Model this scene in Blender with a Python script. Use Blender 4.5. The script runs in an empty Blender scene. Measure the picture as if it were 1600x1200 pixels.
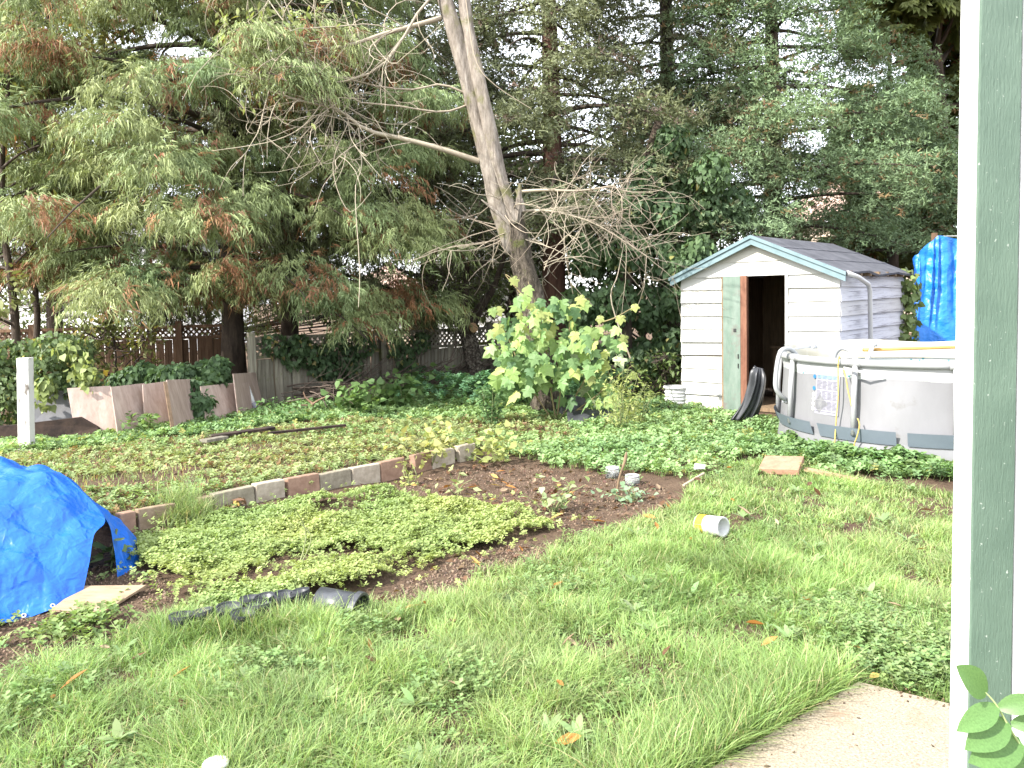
import bpy, math, random
import numpy as np
from mathutils import Vector, Matrix
random.seed(7)
rng = np.random.default_rng(7)
SC = bpy.context.scene
COL = SC.collection
rad = math.radians

# ------------------------------------------------------------------ camera, sky, sun, exposure
F_PX, CX, CY, EYE = 1250.0, 800.0, 535.0, 1.6      # focal length and optical centre in photo pixels, eye height
cam_d = bpy.data.cameras.new('camera'); cam = bpy.data.objects.new('camera', cam_d); COL.objects.link(cam)
cam_d.sensor_width = 36; cam_d.lens = F_PX/1600*36; cam_d.shift_y = -(600-CY)/1600
cam_d.clip_start = 0.05; cam_d.clip_end = 2000
RC = Matrix.Rotation(rad(90-3.2), 3, 'X') @ Matrix.Rotation(-0.02, 3, 'Z')
cam.matrix_world = Matrix.Translation((0, 0, EYE)) @ RC.to_4x4()
SC.camera = cam

SUN_AZ, SUN_EL = 58, 40      # degrees to the west of straight behind the viewer; height
W = bpy.data.worlds.new('World'); SC.world = W; W.use_nodes = True
nt = W.node_tree; bg = nt.nodes['Background']
sky = nt.nodes.new('ShaderNodeTexSky'); sky.sky_type = 'NISHITA'; sky.sun_disc = False
sky.sun_elevation = rad(SUN_EL); sky.sun_rotation = rad(180+SUN_AZ)
mx = nt.nodes.new('ShaderNodeMix'); mx.data_type = 'RGBA'; mx.inputs['Factor'].default_value = 0.72
nt.links.new(sky.outputs[0], mx.inputs['A']); mx.inputs['B'].default_value = (8.6, 8.8, 9.2, 1)   # thin white overcast
nt.links.new(mx.outputs['Result'], bg.inputs[0]); bg.inputs[1].default_value = 0.15
sun_d = bpy.data.lights.new('sun', 'SUN'); sun = bpy.data.objects.new('sun', sun_d); COL.objects.link(sun)
sun_d.energy = 4.5; sun_d.angle = rad(1.2); sun_d.color = (1, .955, .88)
sv = Vector((-math.sin(rad(SUN_AZ))*math.cos(rad(SUN_EL)), -math.cos(rad(SUN_AZ))*math.cos(rad(SUN_EL)), math.sin(rad(SUN_EL))))
sun.rotation_euler = sv.to_track_quat('Z', 'Y').to_euler(); sun.location = sv*60
SC.view_settings.view_transform = 'Standard'; SC.view_settings.look = 'None'
SC.view_settings.gamma = 1; SC.view_settings.exposure = 1.6
SC.render.engine = 'CYCLES'
SC.cycles.max_bounces = 7; SC.cycles.diffuse_bounces = 3; SC.cycles.glossy_bounces = 2
SC.cycles.transmission_bounces = 5; SC.cycles.transparent_max_bounces = 6
SC.cycles.use_denoising = True

# ------------------------------------------------------------------ places: from the photo's pixels to the ground
def ray(u, v):
    return RC @ Vector(((u-CX)/F_PX, -(v-CY)/F_PX, -1))
def P(u, v, d):
    """the point on the sight line of (u,v) that lies d metres ahead of the viewer"""
    r = ray(u, v); return Vector((0, 0, EYE)) + r*(d/r.y)
def G0(u, v, z=0.0):
    r = ray(u, v); return Vector((0, 0, EYE)) + r*((z-EYE)/r.z)
def lattice_noise(x, y, s, seed=0):
    x = np.asarray(x, float)/s; y = np.asarray(y, float)/s
    xi = np.floor(x).astype(np.int64); yi = np.floor(y).astype(np.int64); fx = x-xi; fy = y-yi
    fx = fx*fx*(3-2*fx); fy = fy*fy*(3-2*fy)
    def h(a, b):
        n = (a*374761393 + b*668265263 + seed*974711) & 0x7fffffff
        n = ((n ^ (n >> 13))*1274126177) & 0x7fffffff
        return ((n ^ (n >> 16)) & 0xffff)/65535.0
    return (h(xi, yi)*(1-fx)+h(xi+1, yi)*fx)*(1-fy) + (h(xi, yi+1)*(1-fx)+h(xi+1, yi+1)*fx)*fy
B0 = np.array(G0(190, 834))[:2]; B1 = np.array(G0(745, 716))[:2]
BL = np.linalg.norm(B1-B0); BD = (B1-B0)/BL; BN = np.array([-BD[1], BD[0]])
if BN[1] < 0: BN = -BN
def sstep(a, b, x):
    t = np.clip((np.asarray(x, float)-a)/(b-a), 0, 1); return t*t*(3-2*t)
def HT(x, y):
    x = np.asarray(x, float); y = np.asarray(y, float)
    s = (x-B0[0])*BD[0]+(y-B0[1])*BD[1]; n = (x-B0[0])*BN[0]+(y-B0[1])*BN[1]
    tier = 0.115*sstep(0.03, 0.16, n)*(1-sstep(BL-.2, BL+.9, s))*(1-sstep(2.5, 5, n))
    near = np.clip((y-2.2)/1.5, 0, 1)
    b = ((lattice_noise(x, y, .9, 3)-.5)*.05+(lattice_noise(x, y, .3, 4)-.5)*.025)*near*np.clip((26-y)/6, 0, 1)
    return tier+b-0.012
def hz(x, y): return float(HT(x, y))
def G(u, v):
    z = 0.0
    for _ in range(6):
        p = G0(u, v, z); z = hz(p.x, p.y)
    return Vector((p.x, p.y, z))
def polyw(px): return np.array([G0(u, v)[:2] for u, v in px])
def inside(poly, x, y):
    c = np.zeros(x.shape, bool); n = len(poly)
    for i in range(n):
        x0, y0 = poly[i]; x1, y1 = poly[(i+1) % n]
        if y0 == y1: continue
        k = ((y0 > y) != (y1 > y)) & (x < (x1-x0)*(y-y0)/(y1-y0)+x0); c ^= k
    return c

# ------------------------------------------------------------------ materials
def newmat(name):
    m = bpy.data.materials.new(name); m.use_nodes = True
    return m, m.node_tree, m.node_tree.nodes['Principled BSDF']
def ramp(t, src, stops):
    r = t.nodes.new('ShaderNodeValToRGB'); t.links.new(src, r.inputs[0])
    while len(r.color_ramp.elements) < len(stops): r.color_ramp.elements.new(.5)
    for e, (p, c) in zip(r.color_ramp.elements, stops):
        e.position = p; e.color = (*c, 1) if len(c) == 3 else c
    return r.outputs[0]
def noise(t, scale, detail=4, rough=.6, stretch=None, obj=True):
    tc = t.nodes.new('ShaderNodeTexCoord'); n = t.nodes.new('ShaderNodeTexNoise')
    src = tc.outputs['Object']
    if stretch:
        mp = t.nodes.new('ShaderNodeMapping'); mp.inputs['Scale'].default_value = stretch; t.links.new(src, mp.inputs[0]); src = mp.outputs[0]
    t.links.new(src, n.inputs['Vector']); n.inputs['Scale'].default_value = scale; n.inputs['Detail'].default_value = detail; n.inputs['Roughness'].default_value = rough
    return n.outputs['Fac']
def mixc(t, f, a, b, mode='MIX'):
    m = t.nodes.new('ShaderNodeMix'); m.data_type = 'RGBA'; m.blend_type = mode
    if isinstance(f, float): m.inputs['Factor'].default_value = f
    else: t.links.new(f, m.inputs['Factor'])
    for s, k in ((a, 'A'), (b, 'B')):
        if isinstance(s, tuple): m.inputs[k].default_value = (*s, 1)
        else: t.links.new(s, m.inputs[k])
    return m.outputs['Result']
def bump(t, b, h, strength=.3, dist=.01):
    n = t.nodes.new('ShaderNodeBump'); n.inputs['Strength'].default_value = strength; n.inputs['Distance'].default_value = dist
    t.links.new(h, n.inputs['Height']); t.links.new(n.outputs[0], b.inputs['Normal'])
def surf(name, c0, c1, scale=8, rough=.8, bumps=.3, bdist=.01, stretch=None, lo=.35, hi=.65, spots=None, rnd=0.0, metal=0, spec=.3):
    """two colours blended by noise, optional third colour in patches, a little different on each object"""
    m, t, b = newmat(name)
    n = noise(t, scale, 6, .65, stretch)
    col = ramp(t, n, [(lo, c0), (hi, c1)])
    if spots:
        sc, th, sp = spots
        n2 = noise(t, sc, 5, .7); f = ramp(t, n2, [(th, (0, 0, 0)), (th+.09, (1, 1, 1))]); col = mixc(t, f, col, sp)
    if rnd:
        oi = t.nodes.new('ShaderNodeObjectInfo')
        f = ramp(t, oi.outputs['Random'], [(0, (1-rnd,)*3), (1, (1+rnd*.5,)*3)])
        col = mixc(t, 1.0, col, f, 'MULTIPLY')
    t.links.new(col, b.inputs['Base Color']); b.inputs['Roughness'].default_value = rough; b.inputs['Metallic'].default_value = metal
    b.inputs['Specular IOR Level'].default_value = spec
    if bumps: bump(t, b, noise(t, scale*3, 5, .6, stretch), bumps, bdist)
    return m
def leafmat(name, col=None, trans=.35, rough=.55, rnd=0.0, gain=1.3):
    """leaf: colour from the mesh (or one colour varied by object), light passes through"""
    m, t, b = newmat(name)
    if col is None:
        a = t.nodes.new('ShaderNodeAttribute'); a.attribute_name = 'Col'; c = a.outputs['Color']
    else:
        oi = t.nodes.new('ShaderNodeObjectInfo')
        c = ramp(t, oi.outputs['Random'], [(0, tuple(k*(1-rnd) for k in col)), (1, tuple(k*(1+rnd) for k in col))])
        n = noise(t, 30, 3); c = mixc(t, 1.0, c, ramp(t, n, [(.3, (.8, .8, .75)), (.7, (1.15, 1.15, 1.1))]), 'MULTIPLY')
    t.links.new(c, b.inputs['Base Color']); b.inputs['Roughness'].default_value = rough; b.inputs['Specular IOR Level'].default_value = .3
    tr = t.nodes.new('ShaderNodeBsdfTranslucent')
    t.links.new(mixc(t, 1.0, c, (gain, gain, gain*.6), 'MULTIPLY'), tr.inputs['Color'])
    ms = t.nodes.new('ShaderNodeMixShader'); ms.inputs[0].default_value = trans
    t.links.new(b.outputs[0], ms.inputs[1]); t.links.new(tr.outputs[0], ms.inputs[2])
    t.links.new(ms.outputs[0], t.nodes['Material Output'].inputs[0])
    return m

# ------------------------------------------------------------------ mesh building
def wloc(o):
    v = Vector((0, 0, 0))
    while o: v += o.location; o = o.parent
    return v
def tag(o, label=None, cat=None, group=None, kind=None):
    if label: o['label'] = label
    if cat: o['category'] = cat
    if group: o['group'] = group
    if kind: o['kind'] = kind
    return o
def thing(name, label, cat, loc=(0, 0, 0), rotz=0, group=None):
    o = bpy.data.objects.new(name, None); COL.objects.link(o); o.location = loc; o.rotation_euler = (0, 0, rotz)
    o.empty_display_size = .1
    return tag(o, label, cat, group)
def link(name, me, parent=None, loc=(0, 0, 0), rot=None, scale=None, kind=None):
    o = bpy.data.objects.new(name, me); COL.objects.link(o); o.parent = parent; o.location = loc
    if rot is not None:
        if isinstance(rot, Matrix): o.rotation_euler = rot.to_3x3().to_euler()
        else: o.rotation_euler = rot
    if scale is not None: o.scale = scale
    if kind: o['kind'] = kind
    return o
class MB:
    """collects shapes and links them as one mesh object"""
    def __init__(self): self.v = []; self.f = []
    def add(self, V, F):
        k = len(self.v); self.v += [tuple(p) for p in V]; self.f += [[i+k for i in f] for f in F]; return self
    def box(self, c, s, rot=None):
        V = [Vector((x*s[0]/2, y*s[1]/2, z*s[2]/2)) for x in (-1, 1) for y in (-1, 1) for z in (-1, 1)]
        if rot is not None: V = [rot @ p for p in V]
        return self.add([p+Vector(c) for p in V], [(0, 1, 3, 2), (4, 6, 7, 5), (0, 4, 5, 1), (2, 3, 7, 6), (0, 2, 6, 4), (1, 5, 7, 3)])
    def bar(self, p, q, w, h, up=(0, 0, 1)):
        p = Vector(p); q = Vector(q); d = q-p; L = d.length; y = d/L; x = y.cross(Vector(up)); x.normalize(); z = x.cross(y)
        return self.box((p+q)/2, (w, L, h), Matrix((x, y, z)).transposed())
    def tube(self, path, r, n=8, cap=True):
        path = [Vector(p) for p in path]; m = len(path); rr = r if hasattr(r, '__len__') else [r]*m
        V = []; F = []; prev = None
        for i, p in enumerate(path):
            d = (path[min(i+1, m-1)]-path[max(i-1, 0)]).normalized()
            if prev is None: x = d.orthogonal().normalized()
            else:
                x = prev-d*prev.dot(d); x = x.normalized() if x.length > 1e-6 else d.orthogonal().normalized()
            prev = x; y = d.cross(x)
            V += [p+(x*math.cos(2*math.pi*k/n)+y*math.sin(2*math.pi*k/n))*rr[i] for k in range(n)]
        for i in range(m-1):
            for k in range(n):
                F.append((i*n+k, i*n+(k+1) % n, (i+1)*n+(k+1) % n, (i+1)*n+k))
        if cap: F += [list(range(n))[::-1], list(range((m-1)*n, m*n))]
        return self.add(V, F)
    def lathe(self, prof, n=20, o=(0, 0, 0), rot=None):
        V = []; F = []
        for r, z in prof:
            for k in range(n):
                p = Vector((r*math.cos(2*math.pi*k/n), r*math.sin(2*math.pi*k/n), z))
                if rot is not None: p = rot @ p
                V.append(p+Vector(o))
        for i in range(len(prof)-1):
            for k in range(n): F.append((i*n+k, i*n+(k+1) % n, (i+1)*n+(k+1) % n, (i+1)*n+k))
        return self.add(V, F)
    def prism(self, poly, axis_pts, off):
        """polygon of 3D points pushed along off"""
        n = len(poly); V = [Vector(p) for p in poly]+[Vector(p)+Vector(off) for p in poly]
        return self.add(V, [list(range(n))[::-1], list(range(n, 2*n))]+[(i, (i+1) % n, n+(i+1) % n, n+i) for i in range(n)])
    def mesh(self, name, m, smooth=False):
        me = bpy.data.meshes.new(name); me.from_pydata([tuple(p) for p in self.v], [], self.f); me.materials.append(m)
        if smooth: me.polygons.foreach_set('use_smooth', [True]*len(me.polygons))
        me.validate(); me.update(); return me
    def build(self, name, m, parent=None, world=True, smooth=False, kind=None, origin=None, bevel=0):
        o0 = Vector(origin) if origin is not None else (wloc(parent) if parent and world else Vector((0, 0, 0)))
        self.v = [tuple(Vector(p)-o0) for p in self.v]
        o = link(name, self.mesh(name, m, smooth), parent, o0 if origin is not None and parent is None else (0, 0, 0), kind=kind)
        if bevel:
            b = o.modifiers.new('bevel', 'BEVEL'); b.width = bevel; b.segments = 2; b.limit_method = 'ANGLE'
        return o
def catmull(pts, n):
    pts = [np.array(p, float) for p in pts]; m = len(pts); out = []
    for t in np.linspace(0, m-1, n):
        i = min(int(t), m-2); f = t-i
        p0, p1, p2, p3 = pts[max(i-1, 0)], pts[i], pts[i+1], pts[min(i+2, m-1)]
        out.append(.5*((2*p1)+(-p0+p2)*f+(2*p0-5*p1+4*p2-p3)*f*f+(-p0+3*p1-3*p2+p3)*f**3))
    return np.array(out)
def patch(ctrl, nu, nv):
    rows = [catmull(r, nu) for r in ctrl]
    return np.stack([catmull([r[j] for r in rows], nv) for j in range(nu)], 1)     # nv x nu x 3
def grid_faces(nv, nu, skip=None):
    return [(i*nu+j, i*nu+j+1, (i+1)*nu+j+1, (i+1)*nu+j) for i in range(nv-1) for j in range(nu-1) if not (skip and skip(i, j))]
def big(name, chunks, m, parent=None, kind=None, origin=None, smooth=False):
    """many small triangles, with a colour each, as one mesh"""
    V = np.concatenate([c[0] for c in chunks]); C = np.concatenate([c[2] for c in chunks])
    off = np.cumsum([0]+[len(c[0]) for c in chunks[:-1]]); Fc = np.concatenate([c[1]+o for c, o in zip(chunks, off)])
    o0 = Vector(origin) if origin is not None else (wloc(parent) if parent else Vector((0, 0, 0)))
    V = V-np.array(o0)
    me = bpy.data.meshes.new(name); me.vertices.add(len(V)); me.vertices.foreach_set('co', V.astype(np.float32).ravel())
    me.loops.add(Fc.size); me.loops.foreach_set('vertex_index', Fc.astype(np.int32).ravel())
    me.polygons.add(len(Fc)); me.polygons.foreach_set('loop_start', np.arange(0, Fc.size, 3, dtype=np.int32))
    if smooth: me.polygons.foreach_set('use_smooth', np.ones(len(Fc), bool))
    a = me.color_attributes.new('Col', 'FLOAT_COLOR', 'POINT')
    a.data.foreach_set('color', np.concatenate([C, np.ones((len(C), 1))], 1).astype(np.float32).ravel())
    me.materials.append(m); me.update(calc_edges=True)
    return link(name, me, parent, o0 if (origin is not None and parent is None) else (0, 0, 0), kind=kind)
def unit(a): return a/np.maximum(np.linalg.norm(a, axis=-1, keepdims=True), 1e-9)
def frames(d, up):
    y = unit(d); x = np.cross(y, up); bad = np.linalg.norm(x, axis=-1) < 1e-4
    x[bad] = np.cross(y[bad], np.array([1., .3, 0])); x = unit(x); z = np.cross(x, y)
    return np.stack([x, y, z], -1)
def scatter(tv, tf, pos, R, sc, col, tipc=None):
    tv = np.asarray(tv, float); tf = np.asarray(tf); N = len(pos); n = len(tv)
    sc = np.asarray(sc, float); s = sc.reshape(N, 1, -1) if sc.ndim > 1 else sc.reshape(N, 1, 1)
    V = np.einsum('nij,nkj->nki', R, tv[None]*s)+pos[:, None]
    Fc = tf[None]+(np.arange(N)*n)[:, None, None]
    return V.reshape(-1, 3), Fc.reshape(-1, 3), np.repeat(col, n, 0)
def tubes_np(paths, col, n=4):
    """list of (points, radii) -> one chunk of triangles"""
    Vs = []; Fs = []; k = 0
    for pts, rr in paths:
        pts = np.asarray(pts, float); m = len(pts); d = unit(np.gradient(pts, axis=0))
        x = np.cross(d, np.array([.31, .23, .92])); x = unit(x); y = np.cross(d, x)
        a = np.arange(n)*2*math.pi/n
        V = pts[:, None]+(x[:, None]*np.cos(a)[None, :, None]+y[:, None]*np.sin(a)[None, :, None])*np.asarray(rr)[:, None, None]
        i, j = np.meshgrid(np.arange(m-1), np.arange(n), indexing='ij')
        a0 = i*n+j; a1 = i*n+(j+1) % n; b0 = a0+n; b1 = a1+n
        Fs.append(np.concatenate([np.stack([a0, a1, b1], -1).reshape(-1, 3), np.stack([a0, b1, b0], -1).reshape(-1, 3)])+k)
        Vs.append(V.reshape(-1, 3)); k += m*n
    V = np.concatenate(Vs); return V, np.concatenate(Fs), np.tile(np.array(col, float), (len(V), 1))
def rand_dirs(n): return unit(rng.normal(size=(n, 3)))
def vary(base, n, amt=.2, hue=.08):
    c = np.tile(np.array(base, float), (n, 1)); c *= rng.uniform(1-amt, 1+amt, (n, 1)); c *= rng.uniform(1-hue, 1+hue, (n, 3)); return c

# leaf shapes: stalk at the origin, length along +Y, upper side +Z
LEAF = (np.array([(0, 0, 0), (.24, .42, .05), (0, .5, 0), (-.24, .42, .05), (0, 1, -.08)]), np.array([(0, 1, 2), (0, 2, 3), (1, 4, 2), (2, 4, 3)]))
LEAF2 = (np.array([(0, 0, 0), (.24, .5, .06), (0, 1, -.05), (-.24, .5, .06)]), np.array([(0, 1, 2), (0, 2, 3)]))
LONG2 = (np.array([(0, 0, 0), (.12, .5, .03), (0, 1, -.06), (-.12, .5, .03)]), np.array([(0, 1, 2), (0, 2, 3)]))
HEART = (np.array([(0, 0, 0), (.36, .02, .05), (.42, .38, .04), (0, .4, -.02), (-.42, .38, .04), (-.36, .02, .05), (0, 1, -.1)]),
         np.array([(0, 1, 3), (1, 2, 3), (2, 6, 3), (3, 6, 4), (3, 4, 5), (3, 5, 0)]))
LONG = (np.array([(0, 0, 0), (.12, .35, .03), (-.12, .35, .03), (.1, .7, .02), (-.1, .7, .02), (0, 1, -.06)]), np.array([(0, 1, 2), (1, 3, 4), (1, 4, 2), (3, 5, 4)]))
def slivers(n, fn):
    V = []; Fc = []
    for i in range(n):
        p, d, w, L = fn(i); d = np.array(d)/np.linalg.norm(d); s = np.cross(d, rng.normal(size=3)); s /= np.linalg.norm(s)
        k = len(V); p = np.array(p); V += [p-s*w, p+s*w, p+d*L]; Fc.append((k, k+1, k+2))
    return np.array(V), np.array(Fc)
def cedar_spray():
    def fn(i):
        t = rng.uniform(0, 1); p = (rng.normal()*.05*(1+t), t*.8, -.35*t*t+rng.normal()*.03)
        return p, (rng.normal()*.55, .55+rng.normal()*.3, -.75-.5*t+rng.normal()*.3), rng.uniform(.013, .024), rng.uniform(.16, .36)
    return slivers(19, fn)
def fir_spray():
    def fn(i):
        t = rng.uniform(0, 1); sd = rng.choice([-1, 1]); w = .3*(1.1-t)
        q = rng.uniform(0, 1); p = (sd*w*q, t*.85+w*q*.5, -.12*t*t+rng.normal()*.02)
        return p, (rng.normal()*.8, .5+rng.normal()*.5, .25+rng.normal()*.6), rng.uniform(.021, .034), rng.uniform(.1, .22)
    return slivers(17, fn)
def palmate(n=7):
    V = []; Fc = []
    for i in range(n):
        a = (i-(n-1)/2)*.42; k = len(V); L = 1-.09*abs(i-(n-1)/2)
        for x, y, z in LONG2[0]*np.array([1.5, 1, 1]):
            V.append((x*math.cos(a)*L+y*math.sin(a)*L, y*math.cos(a)*L-x*math.sin(a)*L, z-.12*y*y))
        Fc += [tuple(q+k for q in f) for f in LONG2[1]]
    return np.array(V), np.array(Fc)
def sprig(n=6):
    """a low shoot with leaves in a whorl"""
    V = []; Fc = []
    for i in range(n):
        a = i*2.4; k = len(V); el = rng.uniform(.1, .75); h = .15+.55*i/n
        for x, y, z in LEAF2[0]*np.array([1.5, 1, 1]):
            y2 = y*math.cos(el)*.55; V.append((x*.55*math.cos(a)-y2*math.sin(a), x*.55*math.sin(a)+y2*math.cos(a), h+y*math.sin(el)*.4+z))
        Fc += [tuple(q+k for q in f) for f in LEAF2[1]]
    return np.array(V), np.array(Fc)
CEDAR = [cedar_spray() for _ in range(4)]; FIR = [fir_spray() for _ in range(4)]; PALM = palmate(); SPRIG = [sprig(6) for _ in range(3)]

M = {}
M['leaf'] = leafmat('leaf'); M['needle'] = leafmat('needle', trans=.2, rough=.65); M['grass'] = leafmat('grass', trans=.4, rough=.45)
M['bark_dark'] = surf('bark_dark', (.035, .026, .02), (.09, .068, .05), 9, .95, .9, .03, (1, 1, .25), rnd=.2)
M['bark_red'] = surf('bark_red', (.06, .03, .02), (.13, .07, .05), 9, .95, .9, .03, (1, 1, .2))
M['twig'] = leafmat('twig', trans=0.0, rough=.8)

# ------------------------------------------------------------------ the ground
PATIO = polyw([(1340, 1076), (1496, 1114), (1700, 1165)])
PC = PATIO[0]; PE = (PATIO[1]-PC); PE /= np.linalg.norm(PE); PL = np.array(G0(1132, 1200)[:2])-PC; PL /= np.linalg.norm(PL)
patio_poly = np.array([PC, PC+PE*4, PC+PE*4+PL*5, PC+PL*5])
SOIL = [polyw(p) for p in (
    [(540, 765), (640, 745), (750, 722), (860, 728), (985, 738), (1055, 768), (1065, 788), (985, 822), (880, 836), (800, 808), (700, 786), (620, 778)],
    [(556, 950), (640, 905), (720, 870), (800, 850), (872, 850), (850, 884), (742, 892), (722, 930), (640, 948)],
    [(-300, 1130), (-300, 985), (0, 960), (150, 880), (235, 890), (275, 915), (262, 955), (200, 992), (110, 1030), (20, 1062)])]
CARPET = polyw([(215, 845), (330, 812), (480, 786), (560, 772), (690, 784), (800, 800), (865, 828), (780, 852), (640, 897), (560, 937), (440, 950), (330, 968), (268, 962), (278, 915), (222, 890)])
TIER = polyw([(-300, 935), (190, 829), (400, 784), (745, 711), (900, 690), (880, 648), (600, 662), (300, 696), (0, 726), (-300, 750)])
LAWN = polyw([(-500, 1220), (30, 1062), (110, 1028), (205, 990), (275, 962), (440, 948), (560, 950), (650, 950), (725, 930), (745, 895), (850, 886), (880, 838), (990, 822), (1066, 790), (1080, 742), (1170, 716), (1260, 732), (1500, 775), (1900, 800), (2400, 1200), (2400, 4000), (-2400, 4000)])
axx = np.unique(np.concatenate([np.linspace(-400, -14, 18), np.arange(-14, 14.01, .11), np.linspace(14, 400, 18)]))
axy = np.unique(np.concatenate([np.linspace(-60, -1, 8), np.arange(-1, 18.01, .11), np.linspace(18, 900, 24)]))
X, Y = np.meshgrid(axx, axy); Z = HT(X, Y)
pf = inside(patio_poly, X.ravel(), Y.ravel()).reshape(X.shape); Z = np.where(pf, -.05, Z)
gnd = MB(); gnd.v = list(map(tuple, np.stack([X, Y, Z], -1).reshape(-1, 3))); gnd.f = grid_faces(len(axy), len(axx))
m, t, b = newmat('garden_soil')
n1 = noise(t, 3.5, 8, .7); n2 = noise(t, 40, 6, .75)
c = ramp(t, n1, [(.3, (.092, .063, .045)), (.7, (.185, .132, .094))]); c = mixc(t, 1.0, c, ramp(t, n2, [(.25, (.55, .55, .55)), (.75, (1.35, 1.3, 1.25))]), 'MULTIPLY')
t.links.new(c, b.inputs['Base Color']); b.inputs['Roughness'].default_value = 1; b.inputs['Specular IOR Level'].default_value = .1
bump(t, b, n2, 1, .05)
ground = tag(gnd.build('ground', m, smooth=True), kind='structure')
# clods on the bare beds
def sample(poly, n, dens=None):
    lo = poly.min(0); hi = poly.max(0); out = np.zeros((0, 2))
    while len(out) < n:
        q = rng.uniform(lo, hi, (n*2, 2)); k = inside(poly, q[:, 0], q[:, 1])
        if dens is not None: k &= rng.uniform(size=len(q)) < dens(q[:, 0], q[:, 1])
        out = np.concatenate([out, q[k]])
    return out[:n]
def at(q, dz=0): return np.column_stack([q, HT(q[:, 0], q[:, 1])+dz])
OCT = (np.array([(1, 0, 0), (-.8, .2, 0), (.1, .9, 0), (-.1, -1, .1), (0, .1, .7), (0, 0, -.6)]), np.array([(0, 2, 4), (2, 1, 4), (1, 3, 4), (3, 0, 4), (2, 0, 5), (1, 2, 5), (3, 1, 5), (0, 3, 5)]))
ch = []
for p, n in zip(SOIL, (3000, 1200, 2400)):
    q = sample(p, n); s = rng.uniform(.003, .012, n)*np.where(rng.uniform(size=n) < .06, 1.8, 1)
    ch.append(scatter(*OCT, at(q, .002), frames(rand_dirs(n), rand_dirs(n)), s, vary((.15, .106, .075), n, .4)))
M['clod'] = leafmat('clod', trans=0.0, rough=1)
tt = rng.uniform(0, 1, (260, 1)); q = np.concatenate([PC+PE*tt[:130]*1.2, PC+PL*tt[130:]*1.5])+rng.normal(size=(260, 2))*.035
ch.append(scatter(*OCT, np.column_stack([q, np.full(260, .038)]), frames(rand_dirs(260), rand_dirs(260)), rng.uniform(.002, .007, 260), vary((.1, .07, .045), 260, .4)))
q = PC+PE*rng.uniform(0, 1, (70, 1))+PL*rng.uniform(0, 1.3, (70, 1))
ch.append(scatter(*OCT, np.column_stack([q, np.full(70, .037)]), frames(rand_dirs(70), np.tile([0, 0, 1.], (70, 1))), rng.uniform(.002, .011, 70)[:, None]*np.array([1, 1.6, .4]), vary((.08, .055, .035), 70, .4)))
tag(big('soil_clods', ch, M['clod']), kind='stuff')
# concrete patio slab
M['concrete'] = surf('exposed_concrete', (.15, .12, .085), (.36, .3, .225), 110, .9, .8, .006, lo=.32, hi=.62, spots=(2.2, .58, (.24, .17, .115)))
pm = MB(); pm.prism([(x, y, -.08) for x, y in patio_poly], None, (0, 0, .115))
tag(pm.build('patio_slab', M['concrete'], bevel=.012), kind='structure')

# ------------------------------------------------------------------ grass and low plants
def keep_out(q, r=0.0):
    k = ~inside(patio_poly, q[:, 0], q[:, 1]); return k
def blades(q, h, w, col, lean=.45, seg=3, flow=None):
    n = len(q); pos = at(q, -.01); a = rng.uniform(0, 2*math.pi, n)
    d = np.stack([np.cos(a), np.sin(a), np.zeros(n)], -1)
    if flow is not None: d = unit(d*.8+flow)
    side = np.stack([-d[:, 1], d[:, 0], np.zeros(n)], -1)
    a2 = rng.uniform(-.9, .9, n)[:, None]; side = unit(side*np.cos(a2)+d*np.sin(a2))
    ln = rng.uniform(.15, 1.0, n)[:, None]*lean*2; V = []
    for i in range(seg+1):
        tt = i/seg; ctr = pos+np.array([0, 0, 1])*(h[:, None]*(tt-.28*ln*tt*tt))+d*(h[:, None]*ln*tt*tt*.9)
        ww = (w*(1-.55*tt))[:, None]
        if i < seg: V += [ctr-side*ww, ctr+side*ww]
        else: V.append(ctr)
    V = np.stack(V, 1); k = V.shape[1]; f = []
    for i in range(seg-1): f += [(2*i, 2*i+1, 2*i+3), (2*i, 2*i+3, 2*i+2)]
    f.append((2*seg-2, 2*seg-1, 2*seg))
    Fc = np.array(f)[None]+(np.arange(n)*k)[:, None, None]
    return V.reshape(-1, 3), Fc.reshape(-1, 3), np.repeat(col, k, 0)
def grass_col(q):
    n = len(q); k = lattice_noise(q[:, 0], q[:, 1], .8, 11)[:, None]; k2 = lattice_noise(q[:, 0], q[:, 1], .22, 12)[:, None]
    c = np.array([.185, .295, .09])*(1-k)+np.array([.285, .365, .145])*k
    c = c*(.7+.6*k2); c = c*rng.uniform(.65, 1.35, (n, 1))*rng.uniform(.92, 1.08, (n, 3))
    dry = rng.uniform(size=n) < .08; c[dry] = vary((.42, .38, .21), dry.sum(), .2); return c
ch = []
def ring(n, d0, d1, h0, h1, w0, seg):
    y = rng.uniform(d0, d1, n*3); x = rng.uniform(-.72, .72, n*3)*y*1.06
    q = np.stack([x, y], -1); k = inside(LAWN, x, y) & keep_out(q); q = q[k]
    cl = lattice_noise(q[:, 0], q[:, 1], .28, 21)*.6+lattice_noise(q[:, 0], q[:, 1], .11, 22)*.4
    q = q[rng.uniform(size=len(q)) < np.clip(-.15+1.9*cl, .06, 1)][:n]
    cl = lattice_noise(q[:, 0], q[:, 1], .28, 21)*.6+lattice_noise(q[:, 0], q[:, 1], .11, 22)*.4
    fa = lattice_noise(q[:, 0], q[:, 1], .6, 23)*12; fl = np.stack([np.cos(fa), np.sin(fa), 0*fa], -1)*.4
    h = (h0+(h1-h0)*cl**1.3*1.5)*rng.uniform(.45, 1.35, len(q)); w = w0*rng.uniform(.6, 1.3, len(q))
    ch.append(blades(q, h, w, grass_col(q), .75, seg, fl))
ring(62000, 2.2, 3.6, .03, .14, .0019, 3)
ring(66000, 3.6, 5.2, .03, .125, .0027, 2)
ring(50000, 5.2, 7.6, .025, .095, .0041, 2)
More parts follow.
